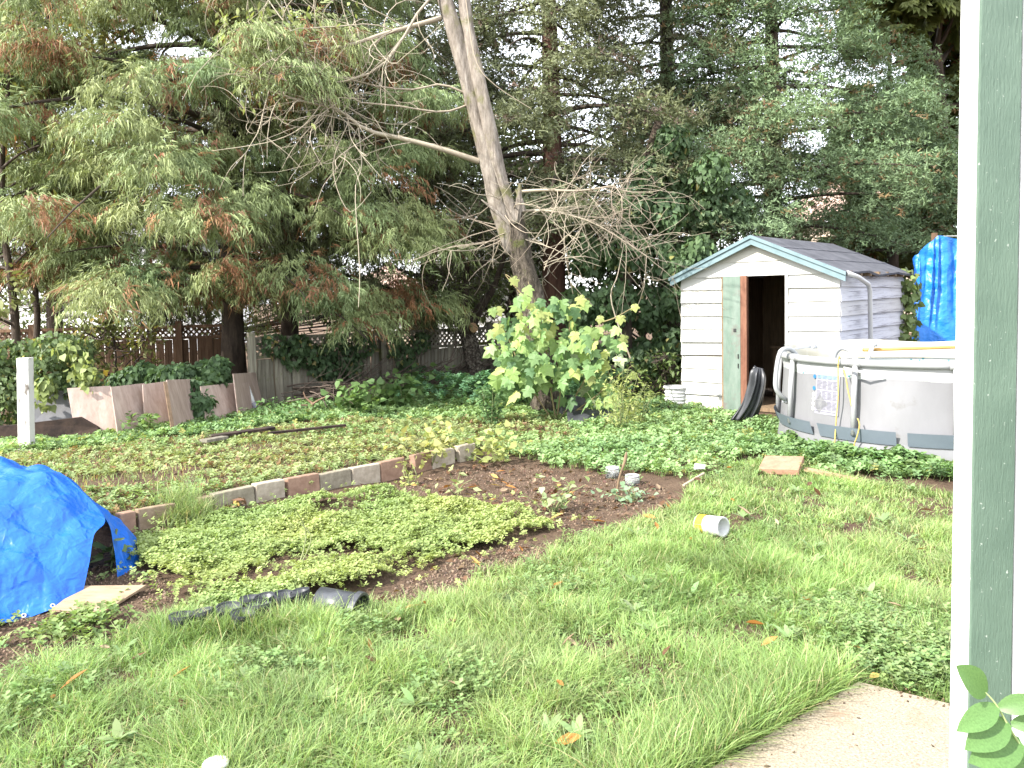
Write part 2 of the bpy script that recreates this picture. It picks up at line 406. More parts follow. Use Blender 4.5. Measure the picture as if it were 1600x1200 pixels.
# long tufts along the patio edge and beside the pots
for a0, a1, n, hh in ((PC+PL*.02, PC+PL*1.3, 5200, .2), (np.array(G0(255, 1000)[:2]), np.array(G0(520, 985)[:2]), 4200, .17), (np.array(G0(560, 985)[:2]), np.array(G0(740, 945)[:2]), 1500, .12)):
    tt = rng.uniform(0, 1, n)[:, None]; q = a0+(a1-a0)*tt+rng.normal(size=(n, 2))*.06
    if n == 5200:
        nrm = np.array([-PL[1], PL[0]]); nrm = nrm if nrm[0] < 0 else -nrm; q = a0+(a1-a0)*tt+nrm*np.abs(rng.normal(size=(n, 1)))*.14
    ch.append(blades(q, hh*rng.uniform(.5, 1.2, n), .0021*rng.uniform(.6, 1.3, n), grass_col(q), .55, 4))
tag(big('grass', ch, M['grass']), kind='stuff')

# broad-leaved weeds in the lawn
ch = []
def in_view(n, d0, d1, poly, lim=.70):
    out = np.zeros((0, 2))
    while len(out) < n:
        y = rng.uniform(d0, d1, n*4); x = rng.uniform(-lim, lim, n*4)*y; q = np.stack([x, y], -1)
        out = np.concatenate([out, q[inside(poly, x, y) & keep_out(q)]])
    return out[:n]
q = in_view(12000, 2.5, 7.6, LAWN); n = len(q)
k = rng.uniform(size=n) < np.clip(lattice_noise(q[:, 0], q[:, 1], .5, 31)*2-.7, .06, 1); q = q[k]; n = len(q)
ch.append(scatter(*SPRIG[0], at(q, .01), frames(unit(rng.normal(size=(n, 3))*np.array([1, 1, .1])), np.tile([0, 0, 1.], (n, 1))), rng.uniform(.02, .05, n), vary((.17, .25, .09), n, .25)))
rc = in_view(45, 2.6, 6.5, LAWN)                                     # dandelion and plantain rosettes
rq = np.repeat(rc, 16, 0); n = len(rq); a = rng.uniform(0, 2*math.pi, n)
d = np.stack([np.cos(a), np.sin(a), rng.uniform(.15, .8, n)], -1)
ch.append(scatter(*LONG, at(rq, .03), frames(d, np.tile([0, 0, 1.], (n, 1))), rng.uniform(.04, .1, n)[:, None]*np.array([1.3, 1, 1]), vary((.2, .28, .12), n, .2)))
for (u, v, r_, nn) in ((560, 990, .18, 90), (420, 1060, .22, 120), (720, 1070, .2, 120), (40, 1090, .3, 130), (1400, 1010, .35, 500), (1440, 1060, .16, 420), (1330, 985, .3, 200), (880, 930, .35, 160)):
    c0 = G(u, v); q = np.array(c0)[:2]+rng.normal(size=(nn, 2))*r_*.55
    k = keep_out(q); q = q[k]; n = len(q)
    ch.append(scatter(*SPRIG[1], at(q, rng.uniform(.01, .07, n)), frames(unit(rng.normal(size=(n, 3))*np.array([1, 1, .1])), np.tile([0, 0, 1.], (n, 1))), rng.uniform(.03, .06, n), vary((.18, .26, .1), n, .25)))
tag(big('lawn_weeds', ch, M['leaf']), kind='stuff')

# yellow-green carpet in the bed
def sprigs(q, s0, s1, cols, lift=.05, tilt=.35):
    n = len(q); up = unit(np.column_stack([rng.normal(size=(n, 2))*tilt, np.ones(n)])); d = np.cross(up, rand_dirs(n))
    bump_h = lattice_noise(q[:, 0], q[:, 1], .22, 41)*.7+lattice_noise(q[:, 0], q[:, 1], .08, 42)*.3
    pos = at(q, lift*bump_h*1.6-.02); i = rng.integers(0, 3, n); out = []
    for j in range(3):
        k = i == j
        if k.any(): out.append(scatter(*SPRIG[j], pos[k], frames(d[k], up[k]), rng.uniform(s0, s1, k.sum()), cols[k]))
    return out
q = sample(CARPET, 22000, lambda x, y: np.clip(lattice_noise(x, y, .35, 51)*3-.45, .04, 1)); jt = rng.uniform(size=(len(q), 1)) < .14; q = q+jt*rng.normal(size=q.shape)*.17; k = lattice_noise(q[:, 0], q[:, 1], .5, 52)[:, None]
cols = (np.array([.31, .35, .12])*k+np.array([.2, .28, .1])*(1-k))*rng.uniform(.75, 1.3, (len(q), 1))
ch = sprigs(q, .022, .05, cols, .08)
q2 = sample(SOIL[2], 90); ch += sprigs(q2, .04, .07, vary((.2, .26, .09), 90), .03)
c0 = np.array(G0(125, 985)[:2]); q2 = c0+rng.normal(size=(130, 2))*np.array([.13, .09]); ch += sprigs(q2, .04, .08, vary((.19, .26, .09), 130), .06)
tag(big('carpet_weeds', ch, M['leaf']), kind='stuff')

# thin yellowing plants on the upper bed
q = sample(TIER, 10000, lambda x, y: np.clip(lattice_noise(x, y, .5, 61)*2.6-.5, .1, 1)); k = lattice_noise(q[:, 0], q[:, 1], .7, 62)[:, None]
cols = (np.array([.27, .3, .13])*k+np.array([.18, .28, .11])*(1-k))*rng.uniform(.7, 1.3, (len(q), 1))
br = rng.uniform(size=len(q)) < .16; cols[br] = vary((.2, .13, .07), br.sum(), .3)
ch = sprigs(q, .04, .08, cols, .05)
q = sample(TIER, 11000); h = rng.uniform(.03, .1, len(q)); ch.append(blades(q, h, np.full(len(q), .0035), grass_col(q)*np.where(rng.uniform(size=(len(q), 1)) < .3, np.array([[1.6, 1.05, 1.2]]), 1), .6, 2))
gp = np.array(G0(292, 812)[:2]); q = gp+rng.normal(size=(1300, 2))*np.array([.09, .08]); ch.append(blades(q, rng.uniform(.12, .26, 1300), np.full(1300, .0026), grass_col(q), .6, 3))
tag(big('upper_bed_weeds', ch, M['leaf']), kind='stuff')

# leafy ground cover towards the fence, shed and pool
BACK = polyw([(-200, 728), (0, 722), (300, 693), (600, 660), (880, 650), (905, 690), (770, 705), (860, 728), (985, 736), (1070, 745), (1170, 716), (1225, 724), (1255, 735), (1330, 742), (1420, 748), (1500, 752), (1700, 770), (1700, 700), (1250, 690), (1225, 668), (1140, 652), (1060, 628), (990, 604), (800, 600), (700, 606), (560, 624), (420, 640), (300, 660), (150, 682), (-200, 716)])
q = sample(BACK, 24000); jt = rng.uniform(size=(len(q), 1)) < .12; q = q+jt*rng.normal(size=q.shape)*.3; k = lattice_noise(q[:, 0], q[:, 1], .9, 71)[:, None]
cols = (np.array([.24, .34, .14])*k+np.array([.155, .26, .11])*(1-k))*rng.uniform(.7, 1.35, (len(q), 1))
yl = rng.uniform(size=len(q)) < .06; cols[yl] = vary((.26, .28, .09), yl.sum())
ch = sprigs(q, .048, .1, cols, .07, .5)
pc = np.array([4.36, 8.38])                                          # against the pool wall
a = rng.uniform(rad(185), rad(275), 900); r_ = 1.5+np.abs(rng.normal(size=900))*.22; q = pc+np.stack([np.cos(a), np.sin(a)], -1)*r_[:, None]
ch += sprigs(q, .06, .12, vary((.17, .27, .11), 900, .3), .12)
q = sample(BACK, 6000, lambda x, y: (y < 9.5)*1.0); ch.append(blades(q, rng.uniform(.05, .14, len(q)), np.full(len(q), .0035), grass_col(q), .6, 2))
c0 = np.array(G0(800, 630)[:2]); q = c0+rng.normal(size=(1500, 2))*np.array([.65, .5]); ch += sprigs(q, .07, .12, vary((.1, .2, .1), 1500, .25), .35)
tag(big('ground_cover', ch, M['leaf']), kind='stuff')

# fallen leaves: a litter too small to pick apart, then the ones that can be seen singly
ch = []
for poly, n in ((SOIL[0], 330), (SOIL[1], 30), (TIER, 420), (LAWN, 0)):
    if n:
        q = sample(poly, n); up = unit(np.column_stack([rng.normal(size=(n, 2))*.4, np.ones(n)])); d = np.cross(up, rand_dirs(n))
        ch.append(scatter(*LEAF, at(q, .015), frames(d, up), rng.uniform(.035, .075, n)[:, None]*np.array([1.2, 1, 3.5]), vary((.12, .068, .042), n, .45, .15)))
tag(big('leaf_litter', ch, M['leaf']), kind='stuff')

# ------------------------------------------------------------------ trees
def bough_curve(p0, az, L, rise, droop, n=10):
    t = np.linspace(0, 1, n); wob = np.cumsum(rng.normal(size=n)*.03)*L*.3
    x = p0[0]+np.cos(az)*L*t-np.sin(az)*wob; y = p0[1]+np.sin(az)*L*t+np.cos(az)*wob
    return np.stack([x, y, p0[2]+L*(rise*t-droop*t*t)], -1)
def conifer(name, label, x, y, H, R, rt, temps, colf, z0=1.2, nb=80, per=220, size=(.35, .6), width=.55, droop=.45, rise=.3, hang=.6, azr=None, lean=(0, 0), rfun=None, skip=0.0, tz=1.0, bark='bark_dark', thick=.06, tuft=.2, ntf=9):
    root = thing(name, label, 'tree', (x, y, 0))
    tp = [(x+lean[0]*t+.05*math.sin(5*t), y+lean[1]*t, -.1+H*t) for t in np.linspace(0, 1, 9)]
    tb = MB(); tb.tube(tp, [rt*(1-.85*t)*(1.25 if t == 0 else 1) for t in np.linspace(0, 1, 9)], 10); tb.build('trunk', M[bark], root, smooth=True)
    limbs = []; pos = []; dr = []; sz = []; cc = []
    for i in range(nb):
        f = ((i+rng.uniform(0, .9))/nb)**1.0; z = z0+(H-z0-.3)*f
        az = rng.uniform(*azr) if azr else i*2.39996+rng.uniform(-.5, .5)
        L = (rfun(f, az) if rfun else R*(1-f)**.75)*rng.uniform(.72, 1.1)
        c = bough_curve((x+lean[0]*z/H, y+lean[1]*z/H, z), az, L, rise*rng.uniform(.5, 1.4), droop*rng.uniform(.6, 1.4))
        limbs.append((c, np.linspace(.045*L/R+.012, .006, 10)*(rt/.2)**.5))
        if rng.uniform() < skip: continue
        n = int(per*(L/R)**1.2*(.4 if math.sin(az) > .45 else 1))+4; nt_ = max(3, int(ntf*L/R)); tk = rng.integers(0, nt_, n); t = np.clip(rng.beta(2.2, 1.05, nt_), 0, 1)[tk]; ti = np.minimum(t*9, 8.999); i0 = np.minimum(ti.astype(int), 8); fr = (ti-i0)[:, None]
        base = c[i0]*(1-fr)+c[i0+1]*fr; out = np.array([math.cos(az), math.sin(az), 0]); sd = np.array([-out[1], out[0], 0])
        ww = width*(.35+1.1*t)*(1.25-t)**.5; lat = rng.uniform(-1, 1, nt_)[tk]*ww
        trd = (rng.uniform(.6, 1.3, nt_)*tuft)[tk][:, None]; uu_ = rand_dirs(n); uu_[:, 2] = np.abs(uu_[:, 2])*1.15-.2; off = uu_*trd*rng.uniform(.55, 1.05, (n, 1)); lump = off*np.array([1, 1, .6]); toff = uu_
        p = base+sd*lat[:, None]+np.array([0, 0, 1])*(rng.normal(size=(n, 1))*thick-.18*(np.abs(lat)[:, None])**1.3)+lump
        d = out*(.35+rng.normal(size=(n, 1))*.25)+toff*np.array([1, 1, .55])*.9+rng.normal(size=(n, 3))*.25+np.array([0, 0, -1])*(hang*rng.uniform(.2, 1.2, (n, 1)))
        pos.append(p); dr.append(d); sz.append(rng.uniform(*size, n)); cc.append(colf(p, i))
    pos = np.concatenate(pos); dr = np.concatenate(dr); sz = np.concatenate(sz); cc = np.concatenate(cc); k = rng.integers(0, 4, len(pos)); ch = []
    up = np.array([0, 0, 1.])+rng.normal(size=pos.shape)*.35
    for j in range(4):
        m_ = k == j; ch.append(scatter(*temps[j], pos[m_], frames(dr[m_], up[m_]), sz[m_], cc[m_]))
    big('crown', ch, M['needle'], root)
    big('limbs', [tubes_np(limbs, (.05, .037, .028), 5)], M['twig'], root, kind='stuff')
    return root
def noise3(p, s, seed): return .5*lattice_noise(p[:, 0]+p[:, 2]*.7, p[:, 2]-p[:, 1]*.6, s, seed)+.5*lattice_noise(p[:, 1]*.8+p[:, 2]*.3, p[:, 0]-p[:, 2]*.5, s, seed+1)
def cedar_col(p, i):
    n = len(p); k = noise3(p, .55, 80)[:, None]; k2 = noise3(p, .35, 82)
    c = np.array([.155, .23, .11])*(1-k)+np.array([.29, .315, .135])*k; c = c*rng.uniform(.7, 1.25, (n, 1))
    rust = (k2 > .645) & (rng.uniform(size=n) < .65) | (rng.uniform(size=n) < .035); c[rust] = vary((.24, .125, .065), rust.sum(), .3); return c
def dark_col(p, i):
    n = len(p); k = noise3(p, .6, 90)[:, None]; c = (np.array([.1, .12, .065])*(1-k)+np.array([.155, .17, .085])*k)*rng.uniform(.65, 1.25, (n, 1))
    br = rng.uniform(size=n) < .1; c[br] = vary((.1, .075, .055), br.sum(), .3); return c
def fir_col(p, i):
    n = len(p); k = noise3(p, .7, 95)[:, None]; c = (np.array([.115, .175, .092])*(1-k)+np.array([.175, .24, .12])*k)*rng.uniform(.7, 1.25, (n, 1))
    br = rng.uniform(size=n) < .07; c[br] = vary((.17, .12, .06), br.sum(), .3); return c
b = P(366, 640, 13.2)
conifer('cedar_tree', 'broad drooping cedar with rust brown sprays, its low boughs hanging over plywood sheets', b.x, b.y, 9.6, 3.7, .2, CEDAR, cedar_col, z0=1.5, nb=118, per=350, size=(.28, .5), width=.8, droop=.36, rise=.26, hang=.5,
        rfun=lambda f, az: (3.9 if f < .5 else 3.9*(1-f)**.55*1.45)*(.8+.25*f if f < .15 else 1), thick=.04, tuft=.48, ntf=4.2)
b = P(90, 640, 15.5)
conifer('cedar_tree', 'second drooping cedar standing behind the broad one, next to pale leafy trees', b.x, b.y, 9.0, 3.0, .17, CEDAR, cedar_col, z0=2.6, nb=60, per=250, size=(.34, .56), width=.6, droop=.4, rise=.3, hang=.5, tuft=.48, ntf=4.2)
b = P(455, 640, 14.6)
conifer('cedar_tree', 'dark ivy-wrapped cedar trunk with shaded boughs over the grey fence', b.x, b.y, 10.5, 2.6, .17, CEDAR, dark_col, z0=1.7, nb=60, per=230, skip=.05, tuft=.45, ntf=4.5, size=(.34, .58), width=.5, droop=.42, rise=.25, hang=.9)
b = P(866, 640, 14.2)
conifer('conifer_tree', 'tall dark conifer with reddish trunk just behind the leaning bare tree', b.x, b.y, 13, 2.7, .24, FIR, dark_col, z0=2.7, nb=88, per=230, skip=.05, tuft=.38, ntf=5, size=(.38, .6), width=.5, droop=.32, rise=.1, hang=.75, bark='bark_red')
b = P(672, 640, 17.5)
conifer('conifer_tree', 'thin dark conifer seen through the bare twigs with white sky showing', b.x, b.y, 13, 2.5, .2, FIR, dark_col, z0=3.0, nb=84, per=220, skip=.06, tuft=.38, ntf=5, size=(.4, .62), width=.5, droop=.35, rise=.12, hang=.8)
b = P(1045, 640, 16.5)
conifer('fir_tree', 'dark fir behind the ivy with sparse shaded boughs', b.x, b.y, 13, 3.1, .25, FIR, dark_col, z0=2.8, nb=86, per=220, skip=.08, tuft=.4, ntf=5, size=(.38, .6), width=.55, droop=.3, rise=.1, hang=.6)
b = P(1205, 640, 15.2)
conifer('fir_tree', 'large blue-green fir spreading above the shed roof', b.x, b.y, 12, 3.0, .22, FIR, fir_col, z0=2.75, nb=90, per=290, tuft=.4, ntf=5.5, size=(.34, .55), width=.58, droop=.24, rise=.16, hang=.35, thick=.1)
b = P(1390, 640, 17.2)
conifer('fir_tree', 'smaller fir reaching its boughs over the far eave of the shed', b.x, b.y, 7.2, 2.6, .16, FIR, fir_col, z0=2.3, nb=54, per=230, size=(.32, .52), width=.5, droop=.26, rise=.18, hang=.35)

def leafy(name, label, x, y, H, blobs, rt, temp, n_per, size, colf, stems=None, cat='tree', flat=.35, density_shell=.6, bark='bark_dark', droop=.3):
    """trunk and limbs out to clumps; leaves gathered near the outside of each clump"""
    root = thing(name, label, cat, (x, y, 0)); tb = MB()
    for s in (stems or [[(x, y, -.1), (x+.1, y, H*.5), (x, y, H)]]):
        c = catmull(s, 14); tb.tube(c, [rt*(1-.75*t) for t in np.linspace(0, 1, 14)], 8)
    tb.build('trunk', M[bark], root, smooth=True)
    st = catmull((stems or [[(x, y, -.1), (x+.1, y, H*.5), (x, y, H)]])[0], 30); limbs = []; ch = []
    for (bx, by, bz, br) in blobs:
        c = np.array([bx, by, bz]); k = st[np.argmin(np.linalg.norm(st-(c-np.array([0, 0, br])), axis=1))]
        mid = (k+c)/2+rng.normal(size=3)*.12; limbs.append((catmull([k, mid, c], 8), np.linspace(rt*.35, .008, 8)))
        for _ in range(5):
            e = c+rand_dirs(1)[0]*br*.85; limbs.append((catmull([c-(c-k)*.2, (c+e)/2+rng.normal(size=3)*.05, e], 6), np.linspace(.014, .004, 6)))
        n = int(n_per*br*br*(.8+.4*rng.uniform())); u = rand_dirs(n); r_ = br*(density_shell+(1-density_shell)*rng.uniform(size=(n, 1)))*(.72+.56*noise3(c+u*br, br*.55, 33)[:, None])
        p = c+u*r_*np.array([1, 1, .8]); d = u+rng.normal(size=(n, 3))*.7+np.array([0, 0, -droop])
        upv = np.array([0, 0, 1.])+rng.normal(size=(n, 3))*flat
        ch.append(scatter(*temp, p, frames(d, upv), rng.uniform(*size, n), colf(p)))
    big('crown', ch, M['leaf'], root)
    if limbs: big('limbs', [tubes_np(limbs, (.06, .045, .035), 5)], M['twig'], root, kind='stuff')
    return root
def two(a, b_, s=.6, seed=5, extra=None):
    def f(p):
        k = noise3(p, s, seed)[:, None]; c = (np.array(a)*(1-k)+np.array(b_)*k)*rng.uniform(.7, 1.3, (len(p), 1))
        for fr, col in (extra or []):
            m_ = rng.uniform(size=len(p)) < fr; c[m_] = vary(col, m_.sum(), .25)
        return c
    return f
def blobs_px(lst, d0, d1, r0, r1):
    out = []
    for u, v in lst:
        d = rng.uniform(d0, d1); p = P(u, v, d); out.append((p.x, p.y, p.z, rng.uniform(r0, r1)))
    return out
# broad-leaved tree beyond the hanging tarp
b = P(1462, 640, 18.6)
bl = blobs_px([(rng.uniform(1330, 1560), rng.uniform(-130, 400)) for _ in range(46)], 17.2, 20.5, .5, .95)
leafy('chestnut_tree', 'broad-leaved chestnut with yellowing leaf fans above the hanging blue tarp', b.x, b.y, 9, bl, .2, PALM, 250, (.22, .38), two((.085, .12, .035), (.14, .15, .045), extra=[(.05, (.22, .12, .05))]),
      [[(b.x, b.y, -.1), (b.x+.2, b.y, 4), (b.x-.3, b.y, 9.5)]], droop=.7)
bl = blobs_px([(rng.uniform(1560, 1900), rng.uniform(-130, 420)) for _ in range(30)], 17.5, 21, .6, 1.0); b = P(1700, 640, 19)
leafy('chestnut_tree', 'chestnut crown mostly hidden behind the green porch post', b.x, b.y, 9, bl, .2, PALM, 110, (.22, .38), two((.085, .12, .035), (.14, .15, .045)), droop=.7)
# pale leafy trees at the edge of the yard
b = P(28, 640, 12.4)
st = [P(30, 640, 12.4), P(22, 480, 12.4), P(3, 320, 12.5), P(12, 150, 12.6), P(40, -40, 12.6)]
bl = blobs_px([(rng.uniform(-130, 110), rng.uniform(-60, 480)) for _ in range(24)], 11.9, 13.6, .35, .6)
leafy('maple_tree', 'slender tree with crooked thin trunk and pale olive leaves beside the cedar', b.x, b.y, 6, bl, .075, LEAF, 560, (.1, .19), two((.15, .19, .07), (.23, .23, .09), extra=[(.04, (.28, .12, .06))]), [st])
st = [P(52, 640, 13), P(58, 480, 13), P(40, 300, 13.2), P(80, 130, 13.2), P(60, -60, 13.2)]; b = P(52, 640, 13)
bl = blobs_px([(rng.uniform(-30, 190), rng.uniform(-80, 220)) for _ in range(15)], 13.4, 15.2, .4, .65)
leafy('maple_tree', 'sparse thin tree with yellow and orange leaves against the white sky', b.x, b.y, 6, bl, .06, LEAF, 330, (.1, .19), two((.17, .2, .075), (.25, .22, .09), extra=[(.08, (.3, .13, .06))]), [st])
b = P(175, 640, 12.6)
bl = blobs_px([(rng.uniform(125, 270), rng.uniform(478, 600)) for _ in range(20)], 12.1, 13.2, .17, .34)
leafy('shrub', 'tangled shrub with yellow leaves in front of the brown lattice fence', b.x, b.y, 1.5, bl, .03, LEAF, 950, (.07, .15), two((.11, .14, .05), (.2, .19, .065), extra=[(.07, (.42, .33, .07))]), cat='shrub')
b = P(800, 640, 21)
bl = blobs_px([(rng.uniform(480, 1120), rng.uniform(180, 480)) for _ in range(46)], 19.5, 23, .6, 1.1)
leafy('dark_tree', 'dark leafy tree far beyond the fence, seen between the trunks', b.x, b.y, 5, bl, .16, LEAF, 260, (.16, .28), two((.05, .075, .035), (.08, .1, .045)))

b = P(1000, 640, 15.4)
bl = blobs_px([(rng.uniform(840, 1120), rng.uniform(330, 600)) for _ in range(34)], 14.4, 16.4, .4, .7)
leafy('dark_shrub', 'tall dark shrubs filling the space behind the ivy and the shed', b.x, b.y, 2.6, bl, .07, LEAF, 420, (.1, .18), two((.045, .075, .032), (.085, .125, .05)), cat='shrub')
b = P(330, 640, 18)
bl = blobs_px([(rng.uniform(-40, 780), rng.uniform(440, 520)) for _ in range(40)], 16.6, 20, .35, .75)
leafy('hedge', 'loose dark hedge between the board fences and the houses', b.x, b.y, 1.6, bl, .05, LEAF, 330, (.1, .2), two((.06, .085, .035), (.12, .15, .055)), cat='hedge')
# ivy over an old stump beside the shed
def ivy_on(name, label, pts, r, n, size, a, b_, cat='ivy', temp=HEART, parent=None, origin=None, extra=None, face=None, flat=.5):
    """leaves hung round the points of a stem, facing out from it"""
    idx = rng.integers(0, len(pts), n); c = np.array([list(p) for p in pts])[idx]; u = rand_dirs(n)
    if face is not None: u = unit(u*.8+np.array(face))
    rr = np.array(r)[idx] if hasattr(r, '__len__') else np.full(n, r)
    p = c+u*(rr*rng.uniform(.7, 1.05, n))[:, None]; d = unit(np.array([0, 0, -1.])+u*.35+rng.normal(size=(n, 3))*.45)
    ch = [scatter(*temp, p, frames(d, u+rng.normal(size=(n, 3))*flat), rng.uniform(*size, n), two(a, b_, .5, 9, extra)(p))]
    return ch
root_p = P(978, 606, 12.9)
root = thing('ivy_covered_tree', 'old tree stem wrapped in dense dark ivy between the leaning tree and the shed', 'tree', (root_p.x, root_p.y, 0))
tb = MB(); tp = [P(978, 640, 12.9), P(975, 450, 12.9), P(1000, 300, 12.9), P(1030, 190, 12.9)]; tb.tube(catmull(tp, 12), [.16-.008*i for i in range(12)], 9); tb.build('trunk', M['bark_dark'], root, smooth=True)
pts = []; rr = []
for u, v, r_ in ((910, 560, .34), (960, 570, .36), (1010, 560, .33), (1050, 540, .3), (905, 480, .33), (960, 470, .38), (1015, 480, .36), (1055, 470, .28), (920, 400, .3), (975, 385, .36), (1030, 400, .36), (1060, 420, .25), (985, 320, .3), (1040, 330, .34), (1010, 270, .26), (1060, 280, .3), (1100, 330, .32), (1050, 220, .28), (1110, 270, .3), (1150, 320, .3), (1090, 390, .25)):
    p = P(u, v, 12.7+rng.uniform(-.2, .3)); pts.append(p); rr.append(r_)
ch = ivy_on('', '', pts, rr, 11000, (.06, .12), (.06, .105, .05), (.105, .165, .07), extra=[(.03, (.24, .22, .09))])
big('foliage', ch, M['leaf'], root)

# ------------------------------------------------------------------ the leaning bare tree and its twigs
m, t, b = newmat('grey_bark')
tc = t.nodes.new('ShaderNodeTexCoord'); mp = t.nodes.new('ShaderNodeMapping'); mp.inputs['Scale'].default_value = (1, 1, .22); t.links.new(tc.outputs['Object'], mp.inputs[0])
n1 = t.nodes.new('ShaderNodeTexNoise'); n1.inputs['Scale'].default_value = 14; n1.inputs['Detail'].default_value = 9; n1.inputs['Roughness'].default_value = .72; t.links.new(mp.outputs[0], n1.inputs['Vector'])
col = ramp(t, n1.outputs['Fac'], [(.3, (.06, .05, .04)), (.5, (.215, .185, .155)), (.68, (.34, .305, .265))])
n2 = noise(t, 2.5, 7, .7); col = mixc(t, ramp(t, n2, [(.54, (0, 0, 0)), (.64, (.8, .8, .8))]), col, (.13, .13, .05))
t.links.new(col, b.inputs['Base Color']); b.inputs['Roughness'].default_value = .95; b.inputs['Specular IOR Level'].default_value = .15
bump(t, b, n1.outputs['Fac'], 1, .04); M['grey_bark'] = m
M['mossy_bark'] = surf('mossy_bark', (.035, .028, .02), (.17, .14, .11), 22, .95, 1, .04, (1, 1, .35), lo=.4, hi=.72, spots=(5, .56, (.07, .075, .025)))
D = 11.0; base = P(852, 655, D)
root = thing('bare_tree', 'leaning bare tree with split grey trunk and long leafless twigs', 'tree', (base.x, base.y, 0))
def bumpy(path, rads, n, sides=14, fl=.16, seed=1):
    c = catmull(path, n); r = np.interp(np.linspace(0, 1, n), np.linspace(0, 1, len(rads)), rads); o = MB(); o.tube(c, 1.0, sides)
    for i in range(n):
        for k in range(sides):
            p = Vector(o.v[i*sides+k]); q = Vector(c[i]); a = 2*math.pi*k/sides
            f = 1+fl*(math.sin(3*a+i*.22+seed)*.45+math.sin(5*a-i*.3+seed*2)*.25)+fl*.8*(lattice_noise(k*.9+seed*9, i*.45, 1, seed)-.5)
            o.v[i*sides+k] = tuple(q+(p-q)*(r[i]*f))
    return o
lo = bumpy([P(852, 665, D), P(845, 560, D), P(832, 470, D), P(812, 390, D), P(800, 322, D)], [.22, .185, .17, .16, .11], 30, fl=.24, seed=3)
lo.build('lower_trunk', M['mossy_bark'], root, smooth=True)
up = bumpy([P(800, 395, D), P(778, 320, D-.03), P(762, 250, D), P(742, 170, D), P(716, 70, D), P(692, -20, D), P(668, -140, D)], [.1, .108, .116, .112, .104, .095, .08], 44, fl=.3, seed=5)
up.build('upper_trunk', M['grey_bark'], root, smooth=True)
st2 = bumpy([P(806, 350, D-.1), P(783, 275, D-.1), P(764, 200, D-.08), P(745, 110, D-.05), P(728, 20, D), P(716, -130, D)], [.068, .078, .088, .092, .088, .07], 36, fl=.32, seed=8)
st2.build('second_trunk', M['grey_bark'], root, smooth=True)
sp = MB()
for (a, c, r0) in (((806, 345), (812, 288), .06), ((796, 350), (752, 312), .028), ((818, 330), (806, 296), .04)): sp.tube([P(*a, D-.12), P((a[0]+c[0])/2+2, (a[1]+c[1])/2, D-.14), P(*c, D-.12)], [r0, r0*.8, r0*.35], 6)
sp.build('broken_stub', M['grey_bark'], root)
TW = []
def twig(p, d, L, r, depth, droop=.5, curl=.5, kids=4, minr=.0022):
    n = 9; pts = [np.array(p, float)]; d = np.array(d, float)/np.linalg.norm(d); ax = rng.normal(size=3)*curl
    for i in range(n-1):
        d = d+np.cross(ax, d)*.12+rng.normal(size=3)*.07+np.array([0, 0, -droop*.06]); d /= np.linalg.norm(d); pts.append(pts[-1]+d*L/(n-1))
    TW.append((np.array(pts), np.linspace(r, max(r*.35, minr), n)))
    if depth > 0:
        for _ in range(kids):
            i = rng.integers(2, n-1); dd = unit(pts[i]-pts[i-1]); k = unit(dd+rng.normal(size=3)*.75)
            twig(pts[i], k, L*rng.uniform(.35, .7), r*.5, depth-1, droop, curl, max(2, kids-1), minr)
def limb(px, d0, d1, r0, r1, n=14):
    c = catmull([P(u, v, d0+(d1-d0)*i/(len(px)-1)) for i, (u, v) in enumerate(px)], n); TW.append((c, np.linspace(r0, r1, n))); return c
c = limb([(748, 252), (700, 236), (640, 219), (572, 203), (530, 172), (480, 160), (420, 142)], D, D-.7, .045, .012)
for i in range(4, 14): 
    for _ in range(2): twig(c[i], unit(rng.normal(size=3)+np.array([-.8, -.3, .25])), rng.uniform(.6, 1.5), .008, 1, .55, .7, 3)
for _ in range(26): twig(c[9]+rng.normal(size=3)*.08, unit(rng.normal(size=3)*np.array([1, .6, 1])+np.array([-.5, -.2, -.1])), rng.uniform(.5, 1.5), .007, 1, .5, .9, 2)
c2 = limb([(690, 28), (640, 42), (596, 54), (540, 72), (490, 74), (420, 40)], D, D-.6, .04, .012)
for i in range(2, 14):
    for _ in range(2): twig(c2[i], unit(rng.normal(size=3)+np.array([-1.0, -.2, -.25])), rng.uniform(.8, 2.0), .009, 1, .15, 1.0, 2)
c3 = limb([(700, -20), (660, 10), (600, 100), (520, 130), (440, 120), (370, 60)], D, D-.9, .022, .007)
c4 = limb([(735, 150), (690, 132), (640, 140), (560, 128), (470, 90), (400, 30)], D, D-.5, .018, .006)
c5 = limb([(728, 165), (690, 175), (620, 165), (540, 150), (470, 60), (430, -40)], D, D-.8, .016, .006)
for cc in (c3, c4, c5):
    for i in range(3, 14): twig(cc[i], unit(rng.normal(size=3)+np.array([-.7, -.2, 0])), rng.uniform(.5, 1.4), .006, 1, .3, 1.0, 2)
limb([(500, 165), (470, 200), (420, 222), (330, 236)], D-.7, D-.9, .01, .004); limb([(560, 200), (565, 260), (555, 300), (562, 420), (560, 480)], D-.5, D-.7, .008, .004)
limb([(545, 190), (520, 260), (545, 330), (580, 300)], D-.6, D-.7, .007, .004); limb([(728, 0), (742, 90), (770, 130), (830, 170)], D-.2, D-.4, .008, .004)
